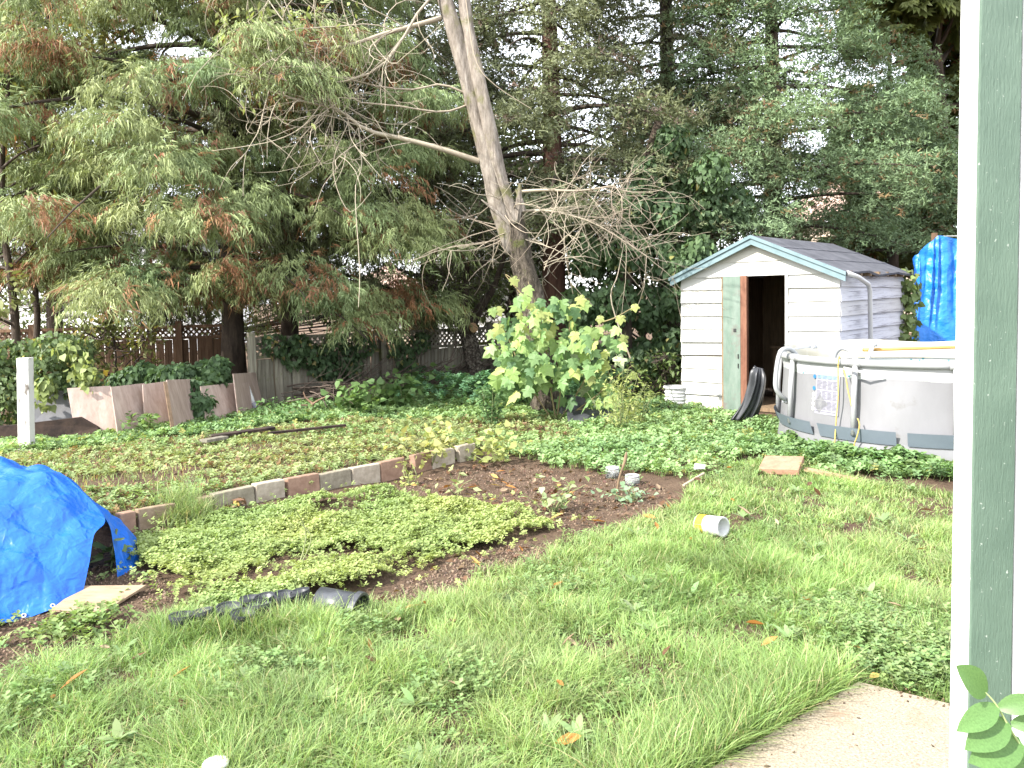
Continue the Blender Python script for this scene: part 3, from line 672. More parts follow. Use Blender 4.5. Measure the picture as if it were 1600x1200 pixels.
# fine sprays of dead twigs on the shed side
c6 = limb([(806, 300), (850, 297), (905, 298), (960, 290)], D-.1, D-.3, .028, .012)
for i in range(5, 14):
    for _ in range(3): twig(c6[i], unit(rng.normal(size=3)*np.array([1, .7, .8])+np.array([.9, -.2, -.25])), rng.uniform(.6, 1.5), .006, 2, .5, .6, 2)
c7 = limb([(815, 330), (860, 330), (930, 350), (1010, 400)], D, D-.2, .02, .008)
for i in range(4, 14):
    for _ in range(3): twig(c7[i], unit(rng.normal(size=3)*.8+np.array([.8, -.1, -.2])), rng.uniform(.5, 1.2), .005, 1, .6, .5, 3)
for _ in range(16): twig(P(rng.uniform(770, 810), rng.uniform(310, 380), D), unit(rng.normal(size=3)*.7+np.array([-.9, -.2, -.2])), rng.uniform(.6, 1.5), .009, 1, .3, .6, 3)
for _ in range(10): twig(P(850, 400+rng.uniform(-20, 40), D), unit(rng.normal(size=3)*.7+np.array([.5, 0, .8])), rng.uniform(.5, 1.3), .008, 1, .3, .6, 3)
limb([(985, 560), (955, 470), (965, 430), (975, 380)], D-.1, D, .012, .005)
tw = tubes_np(TW, (.27, .235, .18), 4); k = noise3(tw[0], .8, 14)[:, None]; tw = (tw[0], tw[1], np.array([.36, .32, .24])*k*1.2+np.array([.17, .13, .1])*(1-k)*1.1)
big('twigs', [tw], M['twig'], root, kind='stuff')
# the last leaves still hanging on it
lp = []
for u0, u1, v0, v1, n in ((340, 480, 10, 75, 95), (370, 440, 120, 170, 18), (380, 560, 0, 60, 40), (420, 520, 60, 200, 16)):
    lp += [P(rng.uniform(u0, u1), rng.uniform(v0, v1), D-rng.uniform(.4, .9)) for _ in range(n)]
lp = np.array([list(p) for p in lp]); n = len(lp)
big('foliage', [scatter(*LEAF, lp, frames(rng.normal(size=(n, 3))*.6+np.array([0, 0, -1.]), rand_dirs(n)), rng.uniform(.07, .13, n), vary((.24, .28, .1), n, .25))], M['leaf'], root)

# small forked tree by the fence
D2 = 14.6; b = P(748, 610, D2); root = thing('forked_tree', 'small forked tree with sawn stub and lichen spotted trunk by the fence', 'tree', (b.x, b.y, 0))
tb = bumpy([P(750, 612, D2), P(742, 570, D2), P(733, 530, D2), P(722, 490, D2), P(700, 460, D2), P(668, 438, D2), P(620, 420, D2)], [.19, .16, .155, .13, .08, .055, .02], 26, 10, seed=4)
tb.build('trunk', surf('lichen_bark', (.05, .04, .032), (.34, .3, .24), 26, .95, .8, .03, lo=.45, hi=.7), root, smooth=True)
s = MB()
for path, rr_ in (([(730, 520), (752, 478), (770, 452), (788, 400), (800, 360)], [.1, .085, .06, .04, .02]), ([(722, 492), (728, 450), (732, 410), (755, 360)], [.08, .06, .045, .02]), ([(758, 545), (775, 560), (790, 585)], [.05, .045, .03])):
    s.tube(catmull([P(u, v, D2-.1) for u, v in path], 10), np.interp(np.linspace(0, 1, 10), np.linspace(0, 1, len(rr_)), rr_), 8)
s.build('fork', M['bark_dark'], root, smooth=True)
cutp = MB(); o = P(741, 514, D2-.24); cutp.tube([P(735, 505, D2-.05), o], [.08, .075], 10); cutp.build('cut_stub', surf('sawn_wood', (.5, .3, .16), (.6, .4, .24), 20, .8, .2), root)
TW = []
for _ in range(34): twig(P(rng.uniform(690, 770), rng.uniform(400, 470), D2), unit(rng.normal(size=3)+np.array([-.7, 0, .1])), rng.uniform(.7, 1.8), .016, 1, .3, .8, 4)
big('twigs', [tubes_np(TW, (.1, .085, .06), 4)], M['twig'], root, kind='stuff')
bl = np.array([list(P(rng.normal(680, 55), rng.normal(430, 38), D2+rng.normal()*.4)) for _ in range(1700)]); n = len(bl)
big('crown', [scatter(*LEAF, bl, frames(rand_dirs(n), rand_dirs(n)), rng.uniform(.05, .1, n), vary((.12, .15, .06), n, .35))], M['leaf'], root)

# ------------------------------------------------------------------ houses beyond the fence
M['white_siding'] = surf('white_siding', (.72, .72, .7), (.8, .8, .78), 3, .7, .1)
M['beige_siding'] = surf('beige_siding', (.45, .36, .28), (.52, .42, .33), 3, .8, .1)
M['roof_grey'] = surf('roof_grey', (.1, .1, .1), (.19, .18, .17), 12, .9, .4)
M['roof_brown'] = surf('roof_brown', (.3, .2, .16), (.4, .28, .22), 10, .9, .4)
m, t, b = newmat('window_glass'); b.inputs['Base Color'].default_value = (.03, .035, .04, 1); b.inputs['Roughness'].default_value = .08; M['glass'] = m
M['trim_white'] = surf('trim_white', (.72, .72, .72), (.8, .8, .8), 6, .5, .1)
def house(label, x0, x1, y, D_, h, roofh, wallm, roofm, wins, zb=-.3, hip=True):
    r_ = thing('house', label, 'house', ((x0+x1)/2, y, zb))
    w = MB(); w.box(((x0+x1)/2, y+D_/2, zb+h/2), (x1-x0, D_, h)); w.build('wall', wallm, r_)
    g = MB(); z = zb
    while z < zb+h-.05: g.bar((x0, y-.012, z+.01), (x1, y-.012, z+.01), .025, .02); z += .2
    g.build('siding_lap', wallm, r_)
    o = .45; rr_ = MB(); e = zb+h; V = [(x0-o, y-o, e), (x1+o, y-o, e), (x1+o, y+D_+o, e), (x0-o, y+D_+o, e), (x0+1.5, y+D_/2, e+roofh), (x1-1.5, y+D_/2, e+roofh)]
    rr_.add(V, [(0, 1, 5, 4), (1, 2, 5), (2, 3, 4, 5), (3, 0, 4), (3, 2, 1, 0)]); rr_.build('roof', roofm, r_)
    fa = MB(); fa.bar((x0-o, y-o-.02, e-.09), (x1+o, y-o-.02, e-.09), .04, .2); fa.build('fascia', M['trim_white'], r_)
    for wx, wz, ww, wh in wins:
        f = MB()
        for sx in (-1, 1): f.box((wx+sx*ww/2, y-.04, wz), (.08, .1, wh+.08))
        for sz in (-1, 1): f.box((wx, y-.043, wz+sz*wh/2), (ww-.08, .094, .08))
        f.box((wx, y-.035, wz), (.05, .07, wh-.08))
        wf = f.build('window', M['trim_white'], r_); p = MB(); p.box((wx, y-.018, wz), (ww-.08, .02, wh-.08)); p.build('pane', M['glass'], wf)
    return r_
a = P(60, 480, 27); c = P(236, 480, 27)
house('white house glimpsed under the cedar boughs behind the brown fence', a.x-1, c.x+1.2, 27, 7, 3.4, 1.8, M['white_siding'], M['roof_grey'], [(P(115, 480, 27).x, 1.9, 1.1, 1.0), (P(205, 480, 27).x, 1.9, .9, 1.0)])
a = P(520, 480, 25); c = P(660, 480, 25)
house('pale pinkish bungalow low behind the grey lattice fence', a.x, c.x, 25, 5, 1.9, 1.3, M['beige_siding'], M['roof_brown'], [(P(600, 480, 25).x, 1.0, 1.0, .7)])
a = P(676, 480, 24); c = P(850, 480, 24)
house('white house with a dark window behind the forked tree', a.x, c.x, 24, 8, 3.2, 1.7, M['white_siding'], M['roof_grey'], [(P(756, 460, 24).x, 1.72, .75, .8), (P(715, 460, 24).x, 1.72, .6, .8), (P(820, 460, 24).x, 1.72, .75, .8)])
a = P(1300, 480, 30); c = P(1460, 480, 30)
house('beige house glimpsed between fir boughs above the shed roof', a.x, c.x, 30, 8, 4.6, 2.0, M['beige_siding'], M['roof_brown'], [(P(1360, 400, 30).x, 2.9, 1.3, 1.1)])

# ------------------------------------------------------------------ fences
M['fence_brown'] = surf('brown_fence_boards', (.13, .075, .045), (.24, .15, .095), 4, .9, .5, .01, (6, 6, .5), rnd=.3)
M['fence_grey'] = surf('mossy_grey_boards', (.15, .13, .1), (.3, .28, .22), 4, .95, .5, .01, (6, 6, .4), rnd=.35, spots=(1.6, .52, (.14, .15, .05)))
BOARD = {}
def board_mesh(key, m, w=.14, th=.02):
    if key not in BOARD:
        o = MB(); o.box((0, 0, .5), (w-.008, th, 1)); BOARD[key] = o.mesh('board', m)
    return BOARD[key]
def fence(label, p, q, zb, zt, lat, m, key, post_at=(), gap=(), pitch=.14):
    p = Vector((p[0], p[1], 0)); q = Vector((q[0], q[1], 0)); L = (q-p).length; d = (q-p)/L; ang = math.atan2(d.y, d.x)
    r_ = thing('wooden_fence', label, 'fence', (p.x, p.y, 0), ang)
    n = int(L/pitch); zl = zt-lat
    for i in range(n):
        link('board', board_mesh(key, m, pitch), r_, ((i+.5)*pitch, rng.normal()*.004, zb), (0, rng.normal()*.01, rng.normal()*.02), (1, 1, zl-zb-.03+rng.normal()*.006))
    for z in (zl, zt):
        o = MB(); o.box((L/2, -.002, z), (L, .07, .05)); o.build('rail', m, r_, world=False)
    o = MB(); s = .095; H_ = lat-.05; k = 0; x = -H_
    while x < L:
        for sg, yy in ((1, .0), (-1, .012)):
            x0, x1 = (x, x+H_) if sg > 0 else (x+H_, x); z0_, z1_ = zl+.025, zt-.025
            def cl(xa, za, xb, zb_):
                f = lambda X_: za+(zb_-za)*(X_-xa)/(xb-xa)
                if xa > xb: xa, za, xb, zb_ = xb, zb_, xa, za
                if xa < 0: za = f(0); xa = 0
                if xb > L: zb_ = f(L); xb = L
                return (xa, za, xb, zb_)
            try: xa, za, xb, zb_ = cl(x0, z0_, x1, z1_)
            except ZeroDivisionError: continue
            if xb-xa > .02: o.bar((xa, yy, za), (xb, yy, zb_), .008, .03, (0, 1, 0)) if False else o.bar((xa, yy, za), (xb, yy, zb_), .03, .009, (0, 1, 0))
        x += s
    o.build('lattice', m, r_, world=False, kind='stuff')
    for s_ in post_at:
        o = MB(); o.box((s_, -.06, (zb+zt)/2+.05), (.1, .1, zt-zb+.1)); o.build('post', m, r_, world=False)
    return r_
fence('brown board fence with lattice top half hidden under the cedar', P(-130, 500, 13.6), P(372, 500, 14.6), -.1, 1.2, .2, M['fence_brown'], 'b', (1.8, 4.2))
fa, fb = P(384, 500, 12.35), P(905, 500, 16.4)
fence('mossy grey board fence with lattice top behind the brush pile', fa, fb, -.1, 1.04, .29, M['fence_grey'], 'g', (.05, 2.3, 4.55))
def fpt(s, z, off=-.1):
    d = (fb-fa); d.z = 0; d.normalize(); n = Vector((d.y, -d.x, 0)); p = fa+d*s+n*(-off); return Vector((p.x, p.y, z))
for k, (pp, n, lab) in enumerate((([(.4, .95), (.8, .9), (1.0, .75), (1.15, .55), (.7, .75)], 800, 'ivy hanging over the fence next to the plywood sheet'), ([(1.4, .9), (1.6, .7), (1.7, .5), (1.3, .55), (1.9, .85)], 900, 'ivy trailing down the grey fence around the yellowing stems'),
        ([(2.5, .8), (2.7, .6), (2.75, .4), (3.0, .85), (2.9, .3)], 800, 'ivy clump beside the middle post of the grey fence'))):
    pts = [fpt(s, z, -.1) for s, z in pp]; ch = ivy_on('', '', pts, .2, n, (.05, .1), (.045, .085, .04), (.09, .14, .06), extra=[(.04, (.3, .26, .1))])
    st = [(catmull([fpt(pp[0][0], 0, -.1)]+pts, 12), np.full(12, .01))]
    o = thing('climbing_ivy', lab, 'ivy', tuple(pts[0])); big('foliage', ch, M['leaf'], o); big('stem', [tubes_np(st, (.12, .09, .06))], M['twig'], o)

# ------------------------------------------------------------------ the shed
def worn_paint(name, c, dark, th, sc, stain=None, st=(.35, 1, 2.2)):
    m, t, b = newmat(name)
    n = noise(t, sc, 9, .72, st); f = ramp(t, n, [(th, (0, 0, 0)), (th+.06, (1, 1, 1))])
    n2 = noise(t, 2.2, 5, .6); base = ramp(t, n2, [(.3, tuple(k*.9 for k in c)), (.7, c)])
    col = mixc(t, f, base, dark)
    if stain:
        n3 = noise(t, 1.7, 8, .75, (.8, 1, 1.3)); col = mixc(t, ramp(t, n3, [(.5, (0, 0, 0)), (.62, (.85, .85, .85))]), col, stain)
    oi = t.nodes.new('ShaderNodeObjectInfo'); col = mixc(t, 1.0, col, ramp(t, oi.outputs['Random'], [(0, (.9, .88, .82)), (.3, (1, 1, 1))]), 'MULTIPLY')
    t.links.new(col, b.inputs['Base Color']); b.inputs['Roughness'].default_value = .6; b.inputs['Specular IOR Level'].default_value = .3
    bump(t, b, noise(t, 18, 5, .6, (.2, 1, 3)), .25, .006); return m
M['siding_front'] = worn_paint('white_plank_paint', (.52, .51, .48), (.2, .165, .125), .68, 6)
M['siding_side'] = worn_paint('peeling_shaded_paint', (.42, .42, .46), (.045, .04, .042), .58, 7, stain=(.12, .11, .125))  # peeling and stains are wear; the bluish, dimmer white is the wall's shade painted in
M['fascia_blue'] = surf('grey_blue_paint', (.11, .165, .18), (.15, .21, .225), 5, .6, .2)
M['felt'] = surf('roofing_felt', (.042, .043, .052), (.085, .086, .1), 4, .75, .5, .01, spots=(3, .62, (.15, .14, .15)))
M['door_green'] = surf('flaking_green_paint', (.1, .145, .115), (.15, .19, .16), 5, .7, .4, .006, (2, 2, .6), spots=(2.6, .55, (.13, .125, .11)))
M['door_edge'] = surf('brown_door_edge', (.12, .05, .03), (.19, .09, .055), 8, .7, .3, .006, (3, 3, .5))
M['raw_wood'] = surf('old_raw_wood', (.11, .075, .045), (.2, .14, .085), 6, .9, .4, .008, (5, 5, .5), rnd=.25)
SL = P(1068, 636, 11.4); SR = P(1311, 656, 9.95); SL.z = SR.z = 0
dv = SR-SL; SW = dv.length; ANG = math.atan2(dv.y, dv.x); SDP = 2.65; EH = 1.84; RH = .47
shed = thing('garden_shed', 'small white plank shed with grey roof and half open green door', 'shed', tuple(SL), ANG)
SM = Matrix.Translation(SL) @ Matrix.Rotation(ANG, 4, 'Z')
def s_of(u):
    """where the sight line of column u meets the front wall, measured along it"""
    r = ray(u, 560); k = r.x/r.y; d = dv/SW
    return (k*SL.y-SL.x)/(d.x-k*d.y)
D0, D1, D2_, D3 = s_of(1133), s_of(1160), s_of(1170), s_of(1229)
PL_MESH = {}
def plank(mkey, x0, x1, z, yy, rotz=0, side=False, h=.19, tilt=.055, parent=shed, loc=None, roll=0):
    if mkey not in PL_MESH:
        o = MB(); o.box((.5, 0, .5), (1, .018, 1)); PL_MESH[mkey] = o.mesh('siding_plank', M[mkey])
    return link('siding_plank', PL_MESH[mkey], parent, loc or (x0, yy, z), (tilt, roll, rotz), (x1-x0, 1, h))
nrow = 10; ph = EH/nrow; DH = 1.83
for i in range(nrow):
    z = i*ph
    plank('siding_front', -.02, D0-.01, z, -.02+rng.normal()*.004, roll=rng.normal()*.011, h=ph+.022, tilt=-.14)
    plank('siding_front', D3+.01, SW+.01, z, -.02+rng.normal()*.004, roll=rng.normal()*.011, h=ph+.022, tilt=-.14)
# gable planks, cut to the slope
for k, (z0_, z1_) in enumerate(((EH, EH+.19), (EH+.19, EH+RH-.02))):
    xs = lambda z: (z-EH)/RH*SW/2
    o = MB(); a0, a1 = xs(z0_), xs(z1_)
    o.prism([(a0-.02 if k == 0 else a0, -.034, z0_-.015), (SW-a0+(.02 if k == 0 else 0), -.034, z0_-.015), (SW-a1, -.016, z1_), (a1, -.016, z1_)], None, (0, .018, 0))
    o.build('gable_plank', M['siding_front'], shed, world=False)
for i in range(nrow):
    z = i*ph; L_ = SDP
    plank('siding_side', 0, L_, z, 0, math.pi/2, h=ph+.022, tilt=-.14, loc=(SW+.022, 0.0, z), roll=rng.normal()*.005)
o = MB(); o.box((-.0, SDP/2+.02, EH/2), (.02, SDP-.04, EH)); o.build('side_wall', M['raw_wood'], shed, world=False)
o = MB(); o.box((SW/2, SDP, EH/2), (SW-.02, .02, EH)); o.prism([(0, SDP-.01, EH), (SW, SDP-.01, EH), (SW/2, SDP-.01, EH+RH)], None, (0, .02, 0)); o.build('back_wall', M['raw_wood'], shed, world=False)
o = MB(); o.box((SW-.012, SDP/2, EH/2), (.02, SDP-.05, EH)); o.build('side_lining', M['raw_wood'], shed, world=False)
o = MB(); o.box((D0/2, .014, EH/2), (D0-.03, .02, EH)); o.box(((D3+SW)/2, .014, EH/2), (SW-D3-.05, .02, EH)); o.build('front_lining', M['raw_wood'], shed, world=False)
o = MB(); o.box(((D1+D3)/2, .6, .035), (D3-D0+.5, 1.15, .05)); o.build('floor_boards', M['raw_wood'], shed, world=False)
for xx in (D0-.015, D3+.012):
    o = MB(); o.box((xx, -.012, DH/2), (.035, .05, DH)); o.build('door_jamb', M['siding_front'] if xx > D2_ else M['raw_wood'], shed, world=False)
ov = .13; sl = math.atan2(RH, SW/2)
for sg in (-1, 1):
    e = (SW/2+sg*(SW/2+.12), EH-.12*RH/(SW/2)+.015); ap = (SW/2, EH+RH+.015)
    o = MB(); nx, nz = sg*math.sin(sl)*.03, math.cos(sl)*.03; ny = 7; F = []; V = []
    for j in range(ny+1):                                            # felt with a rippled lower edge
        y = -ov+(SDP+ov+.16)*j/ny
        for q in range(4):
            f = q/3; w = (rng.normal()*.012 if q == 3 and sg > 0 else 0); V.append((ap[0]+(e[0]-ap[0])*f, y, ap[1]+(e[1]-ap[1])*f+w))
    nn = len(V); V += [(x+nx, y, z+nz) for x, y, z in V]
    top = [(j*4+q, j*4+q+1, (j+1)*4+q+1, (j+1)*4+q) for j in range(ny) for q in range(3)]
    F = top+[tuple(i+nn for i in f[::-1]) for f in top]
    F += [(q, q+1, nn+q+1, nn+q) for q in range(3)]+[(ny*4+q, ny*4+q+1, nn+ny*4+q+1, nn+ny*4+q) for q in range(3)]+[(j*4+3, (j+1)*4+3, nn+(j+1)*4+3, nn+j*4+3) for j in range(ny)]
    o.add(V, F); o.build('roof_felt', M['felt'], shed, world=False)
    for f in (.33, .66):
        o = MB(); q0 = (ap[0]+(e[0]-ap[0])*f+nx*1.05, 0, ap[1]+(e[1]-ap[1])*f+nz*1.12); o.bar((q0[0], -ov+.01, q0[2]), (q0[0], SDP+.12, q0[2]), .05, .008, (nx, 0, nz)); o.build('felt_seam', M['felt'], shed, world=False)
    o = MB(); o.bar((ap[0], -ov-.015, ap[1]-.045), (e[0], -ov-.015, e[1]-.045), .028, .1, (0, 1, 0)) if False else None
    y = -ov-.014; o.prism([(ap[0], y, ap[1]+.03), (e[0], y, e[1]+.03), (e[0], y, e[1]-.085), (ap[0], y, ap[1]-.09)], None, (0, .026, 0)); o.build('fascia_board', M['fascia_blue'], shed, world=False)
    o = MB(); o.prism([(ap[0], y-.02, ap[1]+.036), (e[0]+sg*.01, y-.02, e[1]+.032), (e[0]+sg*.01, y-.02, e[1]-.012), (ap[0], y-.02, ap[1]-.01)], None, (0, .019, 0)); o.build('trim_strip', M['fascia_blue'], shed, world=False)
for j in range(8):                                                   # rafter ends under the eave
    o = MB(); y = .1+j*.36; o.box((SW+.06, y, EH-.02), (.12, .05, .06)); o.build('rafter_end', M['raw_wood'], shed, world=False)
# door leaf and its brown edge
door = MB(); door.box(((D0+D1)/2, -.045, DH/2-.02), (D1-D0, .03, DH+.04)); door = door.build('door', M['door_green'], shed, world=False, bevel=.004)
o = MB(); o.box(((D1+D2_)/2, -.03, DH/2), (D2_-D1-.006, .06, DH)); o.build('door_edge', M['door_edge'], door, world=False)
m, t, b = newmat('black_iron'); b.inputs['Base Color'].default_value = (.02, .02, .02, 1); b.inputs['Roughness'].default_value = .5; M['iron'] = m
o = MB(); o.box((D0+.11*1.6, -.063, 1.1), (.04, .008, .045)); o.build('latch_hole', M['iron'], door, world=False)
for z in (.62, .75): o = MB(); o.box((D1-.03, -.066, z), (.012, .012, .06)); o.build('hinge', M['iron'], door, world=False)
# bent gutter pipe along the eave and down the side
m, t, b = newmat('galvanised_pipe'); b.inputs['Base Color'].default_value = (.42, .42, .42, 1); b.inputs['Metallic'].default_value = .4; b.inputs['Roughness'].default_value = .5; M['galv'] = m
o = MB(); o.tube([(SW+.13, -.1, EH-.02), (SW+.16, .2, EH-.07), (SW+.17, .55, EH-.16), (SW+.17, .62, EH-.25), (SW+.15, .72, .9), (SW+.14, .8, .1)], .03, 10); o.build('downpipe', M['galv'], shed, world=False, smooth=True)
# things kept inside
def intool(name, label, cat, pts, w, h, m, group=None):
    pts = [SM @ Vector(p) for p in pts]; o = MB(); o.bar(pts[0], pts[1], w, h); o = o.build(name, m, origin=pts[0]); return tag(o, label, cat, group)
intool('plank', 'pale plank leaning upright in the dark shed doorway', 'plank', [((D2_+D3)/2+.12, .7, .06), ((D2_+D3)/2+.2, 1.3, 1.5)], .09, .03, surf('pale_plank', (.4, .26, .14), (.5, .34, .19), 6, .8, .2))
intool('plank', 'dark brown batten standing deep inside the shed', 'plank', [(D2_+.2, 1.2, .06), (D2_+.32, 1.5, 1.55)], .06, .04, M['raw_wood'])
sh = thing('workbench', 'dark low workbench with clutter inside the shed', 'bench', tuple(SM @ Vector(((D2_+D3)/2+.1, 1.6, 0))), ANG)
o = MB(); o.box((0, 0, .78), (1.3, .5, .04)); o.build('bench_top', M['raw_wood'], sh, world=False)
for sx in (-.6, .6): o = MB(); o.box((sx, 0, .405), (.06, .4, .71)); o.build('leg', M['raw_wood'], sh, world=False)
# vine up the back corner
pts = [SM @ Vector((SW+.06, SDP-.02+.06*math.sin(i), .3+i*.16)) for i in range(10)]
o = thing('climbing_vine', 'vine growing up the rear corner of the white shed', 'vine', tuple(SM @ Vector((SW+.08, SDP, 0))))
big('foliage', ivy_on('', '', pts, .17, 520, (.06, .12), (.08, .13, .05), (.17, .21, .07)), M['leaf'], o); big('stem', [tubes_np([(np.array([list(SM @ Vector((SW+.07, SDP, 0)))]+[list(p) for p in pts]), np.full(11, .012))], (.1, .08, .05))], M['twig'], o)
# black moulded plastic shell leaning by the doorway
m = surf('black_plastic', (.018, .019, .022), (.04, .042, .048), 4, .42, .15, .004, spec=.5); M['black_plastic'] = m
def shellP(a, f):
    """a: along the length from foot to top, f: across"""
    return 0
bd = P(1165, 655, 9.55).y
rows = []
for (ul, vl, ur, vr, bul) in ((1143, 657, 1182, 655, .02), (1158, 632, 1190, 632, .07), (1168, 600, 1195, 606, .11), (1172, 580, 1196, 590, .1), (1181, 573, 1192, 576, .03)):
    a = P(ul, vl, bd+.0); c = P(ur, vr, bd+.05); rows.append([a, a.lerp(c, .25)+Vector((0, -bul, .0)), a.lerp(c, .5)+Vector((0, -bul*.8, 0)), a.lerp(c, .75)+Vector((0, -bul, 0)), c])
G_ = patch(rows, 25, 22); G_[:, :, 1] -= (.012*np.cos(np.linspace(0, 1, 25)*8*math.pi))[None]
o = MB(); o.add(G_.reshape(-1, 3), grid_faces(22, 25)); bp = G(1165, 655)
sl_ = o.build('plastic_shell', m, origin=bp, smooth=True); md = sl_.modifiers.new('solid', 'SOLIDIFY'); md.thickness = .025
tag(sl_, 'black ribbed plastic shell leaning upright before the shed doorway', 'plastic shell')
o = MB(); o.box((0, 0, .03), (.5, .14, .05)); c = G(1140, 655); o.v = [tuple(Vector(p)+c) for p in o.v]; tag(o.build('doorstep_board', M['raw_wood'], origin=c), 'dark low board lying at the foot of the green shed door', 'board')
# ribbed white basket by the shed corner
c = G(1056, 634); r_ = thing('plastic_basket', 'small ribbed white plastic basket at the shed corner', 'basket', tuple(c))
m, t, b = newmat('white_plastic'); b.inputs['Base Color'].default_value = (.5, .5, .49, 1); b.inputs['Roughness'].default_value = .4; M['white_plastic'] = m
o = MB(); prof = [(.13, 0)]; 
for i in range(5): prof += [(.15, .02+i*.05), (.15, .045+i*.05), (.165, .05+i*.05), (.165, .06+i*.05)]
o.lathe(prof+[(.15, .27), (.135, .1), (0, .05)], 22, c); o.build('tub', m, r_, smooth=False)
o = MB(); o.lathe([(.165, .262), (.18, .265), (.18, .285), (.15, .288), (.15, .272)], 22, c); o.build('rim', m, r_)

# ------------------------------------------------------------------ the framed pool
PCX, PCY, PR, PH = 4.36, 8.38, 1.46, .93
pool = thing('swimming_pool', 'round grey above-ground pool with white tube frame', 'pool', (PCX, PCY, 0))
M['liner'] = surf('grey_pool_liner', (.15, .15, .157), (.178, .178, .186), 2.5, .5, .2, .012, (1, 1, .4), spots=(2.6, .6, (.135, .132, .128)))
M['tube_white'] = surf('white_pool_tube', (.25, .255, .26), (.31, .315, .32), 3, .35, .03)
M['band'] = surf('slate_band', (.11, .135, .16), (.13, .155, .185), 3, .55, .1)
def cyl(z0, z1, r0, r1, a0=0, a1=360, n=96, nz=2, wob=0.0, zoff=None):
    o = MB(); V = []
    for j in range(nz+1):
        for i in range(n+1):
            a = rad(a0+(a1-a0)*i/n); f = j/nz; r = r0+(r1-r0)*f+wob*math.sin(a*12)*(1-abs(2*f-1)); V.append((PCX+r*math.cos(a), PCY+r*math.sin(a), z0+(z1-z0)*f))
    o.add(V, grid_faces(nz+1, n+1)); return o
LEG0 = math.degrees(math.atan2(7.46-PCY, 3.21-PCX))                 # the legs stand where the two in view stand
cyl(.0, .2, 1.5, 1.47).build('liner_foot', M['liner'], pool, smooth=True)
cyl(.2, .80, 1.47, 1.43, nz=8, wob=-.012).build('liner_wall', M['liner'], pool, smooth=True)
cyl(.8, .9, 1.432, 1.452, n=96, nz=3, wob=0).build('top_band', surf('white_liner_band', (.34, .34, .35), (.4, .4, .41), 3, .45, .05), pool, smooth=True)
for k in range(11):
    a = LEG0+k*360/11
    cyl(.19, .32, 1.488, 1.536, a-14.6, a+14.6, n=10).build('base_band', M['band'], pool, smooth=True)
    if k % 1 == 0:
        ca, sa = math.cos(rad(a)), math.sin(rad(a)); pos_ = lambda r, z: (PCX+r*ca, PCY+r*sa, z)
        o = MB(); o.tube([pos_(1.505, .25), pos_(1.50, .6), pos_(1.475, .90)], .026, 10); o.build('leg', M['tube_white'], pool, smooth=True)
    a0_, a1_ = a+.6, a+360/11-.6
    o = MB(); o.tube([(PCX+1.46*math.cos(rad(a0_+(a1_-a0_)*i/6)), PCY+1.46*math.sin(rad(a0_+(a1_-a0_)*i/6)), .925) for i in range(7)], .036, 12); o.build('top_rail', M['tube_white'], pool, smooth=True)
    o = MB(); o.tube([(PCX+1.46*math.cos(rad(a+d_)), PCY+1.46*math.sin(rad(a+d_)), .925) for d_ in (-2, 0, 2)], .040, 12); o.build('rail_joint', M['tube_white'], pool, smooth=True)
m, t, b = newmat('mosaic_liner'); tc = t.nodes.new('ShaderNodeTexCoord'); vo = t.nodes.new('ShaderNodeTexVoronoi'); vo.inputs['Scale'].default_value = 16; t.links.new(tc.outputs['Object'], vo.inputs['Vector'])
t.links.new(mixc(t, ramp(t, vo.outputs['Distance'], [(.18, (1, 1, 1)), (.3, (0, 0, 0))]), mixc(t, noise(t, 4, 3), (.36, .4, .39), (.44, .44, .42)), (.06, .2, .23)), b.inputs['Base Color']); b.inputs['Roughness'].default_value = .4
cyl(.9, .12, 1.435, 1.41, nz=3).build('inner_liner', m, pool, smooth=True)
o = MB(); V = [(PCX, PCY, .12)]+[(PCX+1.41*math.cos(rad(i*6)), PCY+1.41*math.sin(rad(i*6)), .12) for i in range(60)]; o.add(V, [(0, i+1, (i+1) % 60+1) for i in range(60)]); o.build('pool_floor', m, pool)
# beige flap of liner over the far rim, with its slot
na = 40; V = []; F = []
for i in range(na+1):
    a = rad(20+130*i/na); f = .03*math.sin(i*.7); 
    for j, (r, z) in enumerate(((1.40, .78), (1.41, .86), (1.425, .93), (1.45, .985+.02*math.sin(i*.35)))): V.append((PCX+r*math.cos(a), PCY+r*math.sin(a), z))
F = grid_faces(na+1, 4, lambda i, j: j == 1 and 5 <= i <= 8)
o = MB(); o.add(V, F); o.build('liner_flap', surf('beige_liner', (.3, .28, .22), (.4, .38, .33), 4, .5, .15), pool, smooth=True)
# bent ladder rails standing by the near legs
lad = thing('ladder_rail', 'bent white tube handrail hooked over the pool rim', 'handrail', tuple(P(1224, 640, 8.25)))
dl = P(1224, 600, 8.25).y
o = MB(); o.tube(catmull([P(u, v, dl+dd) for u, v, dd in ((1231, 626, .05), (1222, 620, 0), (1213, 608, -.02), (1212, 590, -.02), (1216, 560, 0), (1222, 547, .02), (1232, 545, .1), (1240, 550, .18), (1247, 558, .22))], 40), .024, 10); o.build('bent_tube', M['tube_white'], lad, smooth=True)
o = MB(); o.bar(P(1226, 625, dl+.03), P(1236, 629, dl+.1), .05, .05); o.build('clamp', M['tube_white'], lad)
lad = thing('ladder_rail', 'curved white tube rising above the rim inside the pool', 'handrail', tuple(P(1330, 600, 8.0)))
o = MB(); o.tube(catmull([P(u, v, 8.0+dd) for u, v, dd in ((1300, 600, .3), (1303, 560, .3), (1312, 545, .25), (1325, 546, .18), (1334, 556, .1), (1341, 572, 0), (1345, 600, 0))], 34), .024, 10); o.build('bent_tube', M['tube_white'], lad, smooth=True)
lad = thing('ladder_rail', 'short slanting white tube inside the pool under the yellow pole', 'handrail', tuple(P(1358, 570, 8.2)))
